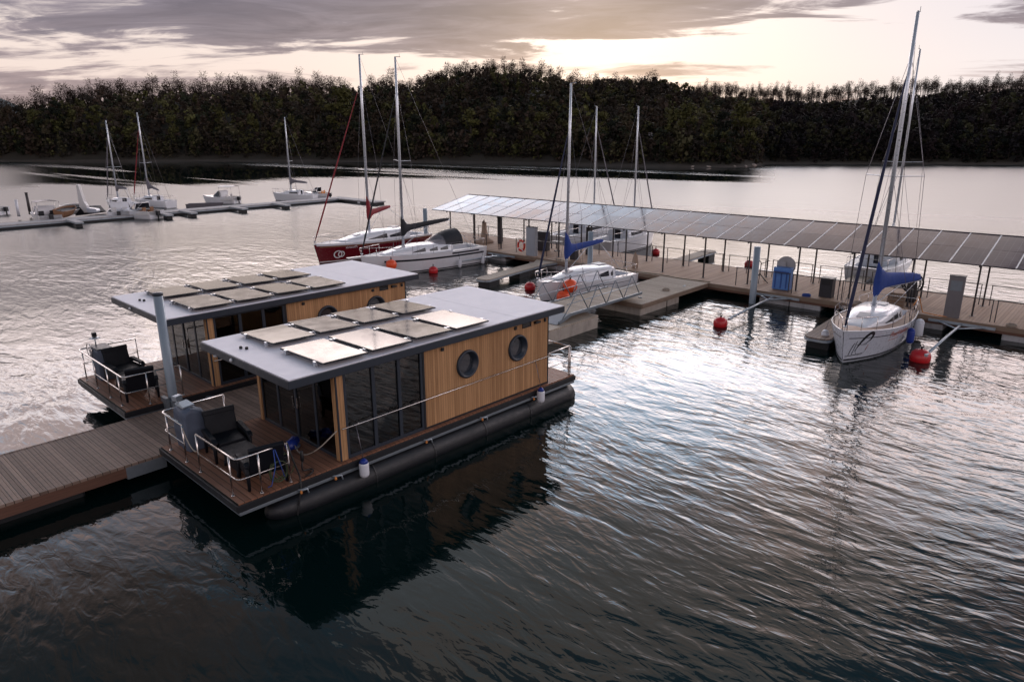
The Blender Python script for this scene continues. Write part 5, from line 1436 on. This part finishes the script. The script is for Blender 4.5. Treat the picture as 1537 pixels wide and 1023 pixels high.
        for t_ in (.16, .03):
            p = H.pt(t_, 1)
            for s_ in (1, -1): b.tube([(p.x, s_*(p.y-.08), p.z), (p.x, s_*(p.y-.08), p.z+z1)], .014, 5)
        b.build('pushpit', 'stainless', t)
        for s_ in (1, -1):
            b = MB(); pts = []
            for t_ in (.16, .34, .50, .66, .80):
                p = H.pt(t_, 1); q = Vector((p.x, s_*(p.y-.07), p.z+z1)); pts.append(q)
                if .2 < t_ < .75: b.tube([(p.x, s_*(p.y-.06), p.z), q], .012, 5)
            b.tube(pts, .007, 4); b.tube([q-Vector((0, 0, .26)) for q in pts], .006, 4); b.build('lifeline', 'wire', t)
    return t, H, cab

PI2 = PI/2
def heading(p0, p1): return math.atan2(p1[1]-p0[1], p1[0]-p0[0]), math.hypot(p1[0]-p0[0], p1[1]-p0[1])
def mast_top_local(loc, rz, base_local, px, py):
    """3D mast top in the boat's centre plane that lies on the photographed direction"""
    v = pix_ray(px, py); O = Vector((0, 0, CAM_H))
    c, s = math.cos(rz), math.sin(rz); nrm = Vector((-s, c, 0)); P0 = Vector((loc[0], loc[1], 0))
    tt = nrm.dot(P0-O)/nrm.dot(v); P = O+v*tt; d = P-P0
    return (d.x*c+d.y*s, 0.0, d.z)
def perp_top(loc, rz, xb, zb, px, py, rake=.15):
    """height only: the mast stands upright (slight rake) and reaches photographed height py"""
    c, s = math.cos(rz), math.sin(rz); P = Vector((loc[0]+xb*c, loc[1]+xb*s)); v = pix_ray(px, py)
    tt = P.length/math.hypot(v.x, v.y); return (xb-rake, 0.0, CAM_H+v.z*tt)

# --- right sloop, bow towards the viewer
loc = (-8.05, 34.95); rz, L = heading(loc, (-7.95, 27.75))
xm = loc[1]-31.6
boatR, HR, cabR = make_sloop('white sloop with a bright blue sail cover and tan side decks, bow towards the camera', loc, rz, L=L, B=2.75, fs=.95, fb=1.32, sidedeck='teak', hull='hull_grey',
    stripes=((.86, .875, 'text_black', .02, .97), (.93, .975, 'hull_grey', 0, .99)), cabin=(.27, .80, .50), cabw=.66, mast_x=xm/L, mast_top=perp_top(loc, rz, xm, 1.7, 1381, 17, .10), mast_r=.085,
    jib='navy_canvas', cover='blue_canvas', boom_len=3.5, boom_z=.80, boom_rise=.0, boom_yaw=R_(-16), sock=1.15, cover_h=.62, windows=((.08, .17), (.22, .62)), spreader=(.47,), furl_r=.065)
# lettering and quill emblem on the starboard... port bow as seen
def on_side(H, t_, u, sgn, off): p = H.pt(t_, u); return Vector((p.x, sgn*(p.y+off), p.z))
def hull_poly(H, pts, sgn, mat, parent, name, off=.012, sub=1):
    """flat outline given as (x along hull in m from bow, height z) laid onto the hull side"""
    pass
def side_at(H, x_, z_, sgn, off=.010):
    t_ = x_/H.L
    for _ in range(6):
        zs = H.zs(t_); u = float(np.interp(z_, [0, zs*.30, zs*.66, zs], [.42, .6, .8, 1.0])); p = H.pt(t_, u); t_ += (x_-p.x)/H.L
        t_ = min(.999, t_)
    return Vector((p.x, sgn*(p.y+off), p.z))
def decal_strip(H, ctr, widths, sgn, mat, parent, name):
    """ribbon along a centre line of (x, z) with the given widths, draped on the hull"""
    b = MB(); vs = []; n = len(ctr)
    for i, (c, w_) in enumerate(zip(ctr, widths)):
        a = Vector(ctr[max(0, i-1)]); q = Vector(ctr[min(n-1, i+1)]); d = (q-a).normalized(); nn = Vector((-d.y, d.x))
        for s_ in (-.5, .5): pt_ = Vector(c)+nn*w_*s_; vs.append(side_at(H, pt_.x, pt_.y, sgn))
    b.add(vs, [(2*i, 2*i+1, 2*i+3, 2*i+2) for i in range(n-1)])
    return b.build(name, mat, parent)
def bez(p0, p1, p2, p3, n=14):
    out = []
    for i in range(n+1):
        u = i/n; out.append(tuple(np.array(p0)*(1-u)**3+3*np.array(p1)*u*(1-u)**2+3*np.array(p2)*u*u*(1-u)+np.array(p3)*u**3))
    return out
# the side the camera sees: bow points to -y, camera is to the -x side and beyond the bow; visible side = local +y or -y
vis = 1
X0 = HR.L
em = thing('tmp', 'tmp', 'tmp'); bpy.data.objects.remove(em)
q1 = bez((X0-.72, .42), (X0-.80, .9), (X0-1.10, 1.22), (X0-1.25, 1.15), 14)
q2 = bez((X0-1.25, 1.15), (X0-1.36, 1.08), (X0-1.28, .78), (X0-.98, .70), 12)
emb = decal_strip(HR, q1, [.012, .03, .05, .07, .085, .10, .11, .115, .12, .12, .12, .12, .12, .12, .12], vis, 'text_black', boatR, 'quill_emblem')
decal_strip(HR, q2, [.12]*3+[.11, .10, .09, .08, .06, .05, .04, .03, .02, .01], vis, 'text_black', emb, 'quill_tail')
decal_strip(HR, bez((X0-.48, .28), (X0-.52, .5), (X0-.55, .7), (X0-.58, .78), 6), [.03]*7, vis, 'text_black', emb, 'emblem_stem')
decal_strip(HR, bez((X0-.62, .28), (X0-.64, .5), (X0-.66, .7), (X0-.66, .86), 6), [.025]*7, vis, 'text_black', emb, 'emblem_stem')
decal_strip(HR, bez((X0-.36, .24), (X0-.6, .26), (X0-.9, .27), (X0-1.1, .30), 6), [.03]*7, vis, 'text_black', emb, 'emblem_base')
decal_strip(HR, bez((X0-.70, .70), (X0-.85, .72), (X0-1.0, .66), (X0-1.15, .68), 6), [.02]*7, vis, 'text_black', emb, 'emblem_stroke')
decal_strip(HR, [(X0-.98+.24*math.cos(a), .46+.22*math.sin(a)) for a in np.linspace(.6, -3.6, 18)], [.012]*18, vis, 'text_black', emb, 'emblem_ring')
decal_strip(HR, bez((X0-1.22, .66), (X0-1.26, .60), (X0-1.22, .5), (X0-1.18, .44), 4), [.02]*5, vis, 'text_red', emb, 'emblem_accent')
def hull_text(H, s_, x0, z0, size, sgn, mat, parent, direction=-1, shear=.25, slope=0.0):
    cu = bpy.data.curves.new('lettering', 'FONT'); cu.body = s_; cu.size = size; cu.shear = shear; cu.extrude = 0.0; cu.resolution_u = 3
    o = bpy.data.objects.new('lettering', cu); C.objects.link(o); bpy.context.view_layer.update()
    dg = bpy.context.evaluated_depsgraph_get(); me = bpy.data.meshes.new_from_object(o.evaluated_get(dg)); bpy.data.objects.remove(o)
    for v in me.vertices:
        v.co = side_at(H, x0+direction*v.co.x, z0+v.co.y+slope*v.co.x, sgn, .012)
    me.materials.clear(); me.materials.append(M[mat]); oo = bpy.data.objects.new('lettering', me); C.objects.link(oo); oo.parent = parent
    return oo
hull_text(HR, 'PostVolokeus', X0-2.35, .78, .33, vis, 'text_red', boatR)
decal_strip(HR, [(X0-2.40, .64), (X0-3.0, .64), (X0-3.9, .63)], [.022]*3, vis, 'text_red', boatR, 'underline')
# --- middle sloop behind the gangway
loc = (-22.45, 34.7); rz, L = heading(loc, (-23.45, 27.7)); xm = 4.9
boatC, HC, cabC = make_sloop('small white sloop with a drooping blue sail cover, lying behind the gangway', loc, rz, L=L, B=2.5, fs=.85, fb=1.15, sidedeck='white_gel',
    stripes=((.80, .82, 'text_black', .1, .6),), cabin=(.26, .84, .60), cabw=.74, mast_x=xm/L, mast_top=perp_top(loc, rz, xm, 1.5, 867.5, 125, .10), mast_r=.075,
    jib='navy_canvas', cover='blue_canvas', boom_len=2.9, boom_z=1.1, boom_rise=.12, sock=1.15, cover_h=.36, windows=((.06, .10), (.14, .32)), spreader=(.33,), furl_top=.80, furl_r=.055)
# --- white yacht with black canvas, and the red hull beyond it
loc = (-35.1, 34.9); rz, L = heading(loc, (-36.5, 25.9)); xm = L*.655
boatB, HB_, cabB = make_sloop('large white cruising yacht with black sail cover, dark sprayhood and long black side stripes', loc, rz, L=L, B=3.0, fs=1.15, fb=1.25,
    stripes=((.80, .86, 'text_black', .03, .86), (.90, .955, 'text_black', .08, .34)), cabin=(.30, .86, .50), cabw=.72, mast_x=xm/L, mast_top=perp_top(loc, rz, xm, 1.6, 591.5, 86, .05), mast_r=.085,
    jib='black_canvas', cover='black_canvas', boom_len=3.7, boom_z=1.0, boom_rise=.13, sock=1.0, cover_h=.34, windows=((.08, .20), (.24, .36), (.42, .60)), spreader=(.47,), furl_top=.84)
# sprayhood of the white yacht
def sprayhood(parent, H, cab, w, x0, x1, h, z0):
    rings = []
    for k in range(6):
        u = k/5; x_ = x0+(x1-x0)*u; hh = h*math.sin(PI/2*(1-u))**.6 if u < 1 else .02; rings.append([(x_, w*math.cos(a)*(1-.1*u), z0+max(.03, hh)*math.sin(a)) for a in np.linspace(0, PI, 11)])
    b = MB(); b.loft(rings[0:4], cap=(False, False), closed=False); hd_ = b.build('sprayhood', 'black_canvas', parent)
    b = MB(); b.loft(rings[3:], cap=(False, False), closed=False); b.build('clear_window', 'clear_sheet', hd_)
    b = MB()
    for r_ in (rings[0], rings[3], rings[5]): b.tube([Vector(p) for p in r_], .018, 5)
    b.build('hood_frame', 'black_trim', hd_)
sprayhood(boatB, HB_, cabB, 1.0, 1.9, 4.1, .95, HB_.zs(.3)+.35)
# bowsprit pulpit plank and anchor
b = MB(); b.cbox((HB_.L+.35, 0, HB_.fb+.02), (1.1, .28, .05)); b.build('bowsprit', 'white_gel', boatB, bevel=.01)
loc = (-43.0, 36.6); rz, L = heading(loc, (-42.55, 26.4)); xm = 5.3
boatA, HA, cabA = make_sloop('dark red hulled yacht with white cabin and red sail cover, farthest left at the dock', loc, rz, L=L, B=2.9, fs=1.15, fb=1.35, hull='hull_red', boot='offwhite',
    stripes=((.90, .93, 'brown_box', .02, .97), (.945, 1.0, 'white_gel', 0, .995)), cabin=(.22, .80, .62), cabw=.78, mast_x=xm/L, mast_top=perp_top(loc, rz, xm, 1.8, 532, 82, .05), mast_r=.095,
    jib='red_canvas', cover='red_canvas', boom_len=3.0, boom_z=1.1, boom_rise=.12, boom_yaw=R_(16), sock=1.5, cover_h=.38, windows=((.12, .34), (.38, .66)), spreader=(.36,), furl_top=.86)
hull_text(HA, 'Phoenix', HA.L-2.9, .92, .26, 1, 'text_white', boatA, direction=1)
for r_, cx_ in ((.26, 1.55), (.20, 1.78)):
    decal_strip(HA, [(HA.L-cx_+r_*math.cos(a), .55+r_*.95*math.sin(a)) for a in np.linspace(0, 2*PI, 20)], [.07]*20, 1, 'text_white', boatA, 'ring_emblem')

# fenders and balls hung on the boats
def hang(mtx, lab, x_, y_, z_, kind='fender_white', r=.13, L_=.55, top=None, group=None):
    p = mtx @ Vector((x_, y_, z_)); return fender(lab, p, top or kind, kind, r, L_, rope_to=mtx @ Vector((x_, y_*.93, z_+L_+.45)), group=group)
def mtx(o): return Matrix.Translation(o.location) @ Matrix.Rotation(o.rotation_euler.z, 4, 'Z')
mR = mtx(boatR); hang(mR, 'blue fender on the camera side of the white sloop', 3.1, vis*(HR.b(.43)+.13), .22, 'fender_blue', .15, .62)
hang(mR, 'large white fender near the stern of the white sloop', 1.3, vis*(HR.b(.18)+.17), .10, 'fender_white', .19, .75)
hang(mR, 'white fender between the sloop bow and the brown finger pier', 5.2, -vis*(HR.b(.7)+.14), .15, 'fender_white', .15, .55)
mB = mtx(boatB); hang(mB, 'small white fender amidships on the black-striped yacht', 2.6, HB_.b(.3)+.12, .02, 'fender_white', .12, .5)
hang(mB, 'small white fender at the stern of the black-striped yacht', .5, HB_.b(.05)+.12, .0, 'fender_white', .12, .5)
o = buoy('orange red ball fender on the bow of the black-striped yacht', 0, 0, .34, 'buoy_orange', z_=.0, cat='fender'); p = mB @ Vector((HB_.L-1.5, HB_.b(.82)+.36, .75)); o.location = p
mC = mtx(boatC)
o = buoy('orange ball fender hanging at the bow of the small sloop, upper of the pair', 0, 0, .38, 'buoy_orange', z_=.0, cat='fender'); o.location = mC @ Vector((HC.L-1.35, HC.b(.8)+.40, .95))
o = buoy('orange ball fender low behind the roof edge, lower of the pair', 0, 0, .36, 'buoy_orange', z_=.0, cat='fender'); o.location = mC @ Vector((HC.L-.85, HC.b(.9)+.75, .42))
b = MB(); b.tube([mC @ Vector((HC.L-.2, .1, 1.3)), mC @ Vector((HC.L+.4, .4, .6)), mC @ Vector((HC.L+.9, .9, .1))], .012, 5); tag(b.build('mooring_line', 'rope'), 'thin rope from the bow of the small sloop down to the water', 'rope')

# --- boats on the lake side of the canopy
def lake_boat(lab, mx_, y_, L, B, mast, rz=PI2, **kw):
    xm = L*.58; v = pix_ray(mx_, 335); x_ = v.x*(y_+xm)/v.y
    return make_sloop(lab, (x_, y_), rz, L=L, B=B, fs=1.0, fb=1.3, mast_x=.58, mast_top=perp_top((x_, y_), rz, xm, 1.7, *mast, .05), cabin=(.30, .84, .55), cabw=.75, stripes=((.84, .87, 'hull_grey', .02, .9),), **kw)
lake_boat('white sloop on the lake side, left of the pair seen under the canopy', 891, 42.8, 8.6, 2.8, (892, 160), jib='grey_canvas', cover=None, spreader=(), windows=((.10, .5),))
lake_boat('white sloop on the lake side, right of the pair under the canopy', 951, 42.9, 7.8, 2.7, (953.5, 160), jib='grey_canvas', cover=None, spreader=(), windows=((.10, .5),))
lake_boat('white sloop on the lake side behind the blue sail cover', 1342, 44.2, 8.4, 3.0, (1374, 75), jib=None, cover='offwhite', spreader=(.45,), windows=((.12, .45),), cover_h=.25, sock=.6)

# --- far dock on the left with small craft
t = thing('far_dock', 'low grey floating dock across the water on the left', 'dock')
fx0, fx1 = -83.4, -81.2
b = MB(); b.box(fx0, fx1, 4, 56.5, .34, .44); b.build('decking', 'float_grey', t)
b = MB(); b.box(fx0, fx1-.02, 4, 56.5, .20, .338); b.build('side_beam', 'galvanised', t)
b = MB(); b.box(fx0+.1, fx1-.1, 4.2, 56.3, -.2, .20); b.build('dock_float', 'float_black', t)
b = MB(); b.box(fx1-.01, -73.2, 54.6, 56.4, .32, .44); b.build('end_arm', 'float_grey', t)
b = MB(); b.box(-79.5, -73.4, 54.7, 56.3, -.2, .31); b.build('end_float', 'float_black', t)
for x_ in (-76.6, -74.4):
    b = MB(); b.box(x_-.25, x_+.25, 54.66, 54.70, .05, .28); b.build('reflector', 'fender_white', t)
for k, y_ in enumerate((22.6, 31.3, 33.9, 39.8, 45.3)):
    finger('finger_pier', 'short dark-ended finger pier of the far left dock', (fx1, y_), (fx1+3.6, y_-.2), .7, [2.9], mat='float_grey', group='finger piers of the far dock', taper=False)
for lab, px_, py_, h_, mt_ in (('pale post at the left part of the far dock', 28, 322, 1.7, 'fender_white'), ('dark post at the left part of the far dock', 45, 319, 2.3, 'post_steel')):
    x_, y_ = px_water(px_, py_, .5); t2 = thing('dock_post', lab, 'post', (x_, y_, .3)); b = MB(); b.tube([(0, 0, 0), (0, 0, h_)], .14, 8); b.lathe([(.17, h_), (.17, h_+.05), (.02, h_+.08)], n=8); b.build('post_tube', mt_, t2)
# white slide-like tower, dinghies
x_, y_ = px_water(127, 319, .5); t2 = thing('white_slide', 'tall white slide standing on the far dock', 'slide', (x_, y_, .5), HEAD)
b = MB(); b.prism([(-.30, 3.0), (-.05, 3.0), (.25, 1.2), (.5, .75), (.5, 0), (-.35, 0)], -.25, .25, 'y'); b.build('slide_body', 'offwhite', t2, bevel=.05)
b = MB(); b.prism([(.502, .55), (1.5, .42), (1.6, .2), (1.5, 0), (.502, 0)], -.35, .35, 'y'); b.build('slide_foot', 'hull_grey', t2, bevel=.05)
def dinghy(lab, x_, y_, z_, rz, L=3.6, mat='offwhite', tilt=0.0, group=None):
    t2 = thing('dinghy', lab, 'dinghy', (x_, y_, z_), rz, group); H = Hull(L, 1.35, .42, .55, wl=.85)
    us = [.1, .22, .42, .6, .8, 1.0]; rings = []
    for i in range(13):
        pr = [H.pt(i/12, u) for u in us]; rings.append([tuple(p) for p in pr[::-1]]+[(p.x, -p.y, p.z) for p in pr])
    b = MB(); b.loft(rings, cap=(True, False), closed=False)
    b.build('hull', mat, t2)
    b = MB(); vs = []
    for i in range(13): p = H.pt(i/12, 1); vs += [(p.x, p.y*.97, p.z-.12), (p.x, -p.y*.97, p.z-.12)]
    b.add(vs, [(2*i, 2*i+1, 2*i+3, 2*i+2) for i in range(12)]); b.build('inner_floor', 'black_canvas', t2)
    b = MB()
    for s_ in (1, -1): b.tube([(p.x, s_*p.y, p.z) for p in (H.pt(i/12, 1) for i in range(13))], .05, 6)
    b.build('gunwale', mat, t2); t2.rotation_euler = (tilt, 0, rz); return t2
for (lab, px_, py_, a_, mt_, ti) in [('dark upturned dinghy lying on the far dock beside the white slide', 118, 318, 2.2, 'black_canvas', 2.9), ('grey dinghy on the far dock beside the white slide', 95, 321, 2.4, 'offwhite', .4), ('brown canoe on the far dock next to the small cabin boat', 88, 325, 2.5, 'brown_box', .2)]:
    x_, y_ = px_water(px_, py_, .6); dinghy(lab, x_, y_, .75, a_, 4.2, mt_, ti)
x_, y_ = px_water(281, 309, .2); dinghy('small dark dinghy with an outboard floating behind the far dock', x_, y_, .0, HEAD+.1, 4.4, 'grey_canvas')
b = MB()
# cabin motor boats
def motorboat(lab, px_, py_, rz, L=5.6, B=2.2, bimini=None, open_deck=False, seats='orange_plastic', group=None):
    x_, y_ = px_water(px_, py_); t2 = thing('motorboat', lab, 'motorboat', (x_, y_, 0), rz, group); H = Hull(L, B, .80, 1.05, tw=.86)
    us = [0, .22, .42, .6, .8, 1.0]; rings = []
    for i in range(15):
        pr = [H.pt(i/14, u) for u in us]; rings.append([tuple(p) for p in pr[::-1]]+[(p.x, -p.y, p.z) for p in pr[1:]])
    b = MB(); b.loft(rings, cap=(True, False), closed=False); b.build('hull', 'white_gel', t2)
    b = MB(); vs = []
    for i in range(9): p = H.pt(.36+.64*i/8, 1); vs += [(p.x, p.y, p.z), (p.x, 0, p.z+.12*min(1, p.y)), (p.x, -p.y, p.z)]
    b.add(vs, [(3*i+j, 3*i+j+1, 3*i+4+j, 3*i+3+j) for i in range(8) for j in (0, 1)], True); b.build('fore_deck', 'white_gel', t2)
    b = MB(); w = H.b(.3)*.9; b.box(.15, L*.36, -w, w, .40, .46)
    for s_ in (1, -1): b.box(.05, L*.36, *sorted((s_*w, s_*H.b(.2))), .42, .86)
    b.box(0, .12, -w, w, .42, .8); b.build('cockpit', 'offwhite', t2)
    for s_ in (1, -1): b = MB(); b.cbox((L*.27, s_*w*.5, .68), (.45, .5, .42)); b.cbox((L*.27-.22, s_*w*.5, 1.0), (.1, .5, .4)); b.build('seat', seats, t2, bevel=.04)
    wz = 1.0; b = MB()
    a = [(L*.38, -w, wz), (L*.38, w, wz), (L*.62, w*.55, wz), (L*.62, -w*.55, wz)]; top = [(L*.36, -w*.85, wz+.62), (L*.36, w*.85, wz+.62), (L*.47, w*.5, wz+.60), (L*.47, -w*.5, wz+.60)]
    b.add(a+top, [(0, 3, 7, 4), (1, 5, 6, 2), (3, 2, 6, 7)]); ws = b.build('windscreen', 'tinted_window', t2)
    if not open_deck: b = MB(); b.add(top+[(p[0], p[1], p[2]+.05) for p in top], [(4, 5, 6, 7), (0, 1, 2, 3), (0, 1, 5, 4), (1, 2, 6, 5), (2, 3, 7, 6), (3, 0, 4, 7)]); b.box(L*.36, L*.38, -w*.85, w*.85, wz-.3, wz+.6); b.build('hard_top', 'white_gel', t2)
    b = MB(); b.tube([(p[0], p[1], p[2]) for p in (top[0], top[1])], .03, 5)
    for p, q in zip(a, top): b.tube([p, q], .03, 5)
    b.build('screen_frame', 'white_gel', ws)
    if bimini:
        b = MB(); zz = 2.15; n = 6; vs = []
        for i in range(n+1):
            y__ = -w+2*w*i/n; z__ = zz+.12*math.sin(PI*i/n); vs += [(.1, y__, z__), (L*.42, y__, z__)]
        b.add(vs, [(2*i, 2*i+1, 2*i+3, 2*i+2) for i in range(n)]); b.v += [(x__, y__, z__-.04) for x__, y__, z__ in vs]; k = len(vs)
        b.f += [(k+2*i, k+2*i+2, k+2*i+3, k+2*i+1) for i in range(n)]; b.sm += [False]*n
        bm_ = b.build('bimini', bimini, t2); b = MB()
        for x__ in (.2, L*.38):
            for s_ in (1, -1): b.tube([(x__, s_*w, .85), (x__, s_*w*.98, zz)], .022, 5)
        b.build('bimini_frame', 'stainless', bm_)
    b = MB(); b.cbox((-.22, 0, .62), (.34, .36, .50)); b.cbox((-.2, 0, .1), (.14, .12, .8)); b.build('outboard', 'black_trim', t2, bevel=.05)
    return t2
dd = R_(42.3)
RT, LF, AW = HEAD, HEAD+PI, HEAD+PI/2          # across the view to the right, to the left, and away
motorboat('small white cabin boat at the left end of the far dock', 78, 335, LF-.75, 4.9, 2.3, bimini='clear_vinyl', seats='black_canvas')
motorboat('white cabin boat with rounded stern, left below the first far mast', 180, 329, LF-1.15, 5.4, 2.4, seats='offwhite')
motorboat('open white boat with a brown seat, below the second far mast', 236, 328, LF-.35, 5.0, 2.3, open_deck=True, seats='brown_box')
motorboat('white boat with a long flat sunshade on the far dock', 357, 305, LF-.15, 4.9, 2.3, bimini='offwhite', seats='offwhite')
motorboat('white open boat with seats at the right of the far dock', 494, 299, LF-.1, 3.6, 1.9, open_deck=True, seats='orange_plastic')
motorboat('white boat cut by the left edge of the picture', 8, 322, LF, 4.5, 2.1, seats='offwhite')
def far_sloop(lab, bx, by, rz, mast, cover, jib, L=6.0, **kw):
    xm = L*.56; x_, y_ = px_water(bx, by, 1.45); x_ -= xm*math.cos(rz); y_ -= xm*math.sin(rz)
    return make_sloop(lab, (x_, y_), rz, L=L, B=2.4, fs=.85, fb=1.1, mast_x=.56, mast_top=perp_top((x_, y_), rz, xm, 1.6, *mast, .0), mast_r=.085, cabin=(.32, .80, .5), cabw=.72, detail=1, wire=.014,
                      jib=jib, cover=cover, stripes=(), windows=((.08, .5),), spreader=(.40,), cover_h=.35, furl_r=.06, **kw)
far_sloop('white sloop with a grey sail cover on the far dock, leftmost mast', 177, 296, LF-.6, (163, 181), 'grey_canvas', 'grey_canvas', boom_rise=.02, sock=.5, boom_len=2.4)
far_sloop('white sloop with a drooping grey sail and dark red furled jib on the far dock', 224, 293, LF-.35, (208, 169), 'grey_canvas', 'red_canvas', boom_len=1.7, boom_rise=-.25)
far_sloop('white sloop with a dark grey sail cover near the right end of the far dock', 437, 285, LF-.1, (430, 176), 'grey_canvas', None, boom_rise=-.05, sock=.8, boom_len=2.4)

# mooring lines and small gear
def line(lab, p0, p1, drop=.12, r=.014, mat='rope'):
    b = MB(); b.tube(sag(p0, p1, drop, 10), r, 5); tag(b.build('mooring_line', mat), lab, 'rope')
line('mooring line from the right stern of the blue-covered sloop to the dock', mR @ Vector((.1, 1.0, 1.0)), Vector((-9.6, 35.95, .66)))
line('mooring line from the left stern of the blue-covered sloop to the dock', mR @ Vector((.1, -1.0, 1.0)), Vector((-6.6, 35.95, .66)))
line('mooring line from the blue-covered sloop bow to the brown finger pier', mR @ Vector((HR.L-.3, -.15, 1.34)), Vector((-9.5, 30.2, .56)), .1)
line('mooring line from the black-striped yacht stern to the dock', mB @ Vector((.1, -1.2, 1.2)), Vector((-33.2, 35.95, .66)))
line('mooring line from the small sloop stern to the dock', mC @ Vector((.1, .8, .9)), Vector((-23.6, 35.95, .66)), .08)
def coil(lab, x_, y_, z_, mat='rope', r=.2):
    b = MB(); g = random.Random(int(abs(x_*37)+y_))
    for k in range(6): rr_ = r*g.uniform(.75, 1.1); b.tube([(x_+rr_*math.cos(a), y_+rr_*math.sin(a), z_+.015+.016*k) for a in np.linspace(0, 2*PI, 17)[:-1]], .015, 5, closed=True)
    tag(b.build('rope_coil', mat), lab, 'rope')
coil('pale coil of rope on the platform near the gangway', -18.5, 32.6, KZ+.012)
coil('coil of rope on the dock near the stern of the blue-covered sloop', -9.9, 36.2, KZ+.005)
coil('coil of rope on the dock edge right of the service pillar', -3.6, 36.15, KZ+.005)
coil('blue coil of rope on the dock left of the black bin', -12.4, 36.2, KZ+.005, 'rope_blue')
b = MB(); g = random.Random(8); b.tube([(x_, 36.08+.10*math.sin(x_*1.7)+g.uniform(-.03, .03), KZ+.025) for x_ in np.arange(-29, -17.5, .45)], .018, 6)
tag(b.build('water_hose', 'hose_green'), 'green hose lying along the mooring edge of the main dock', 'hose')
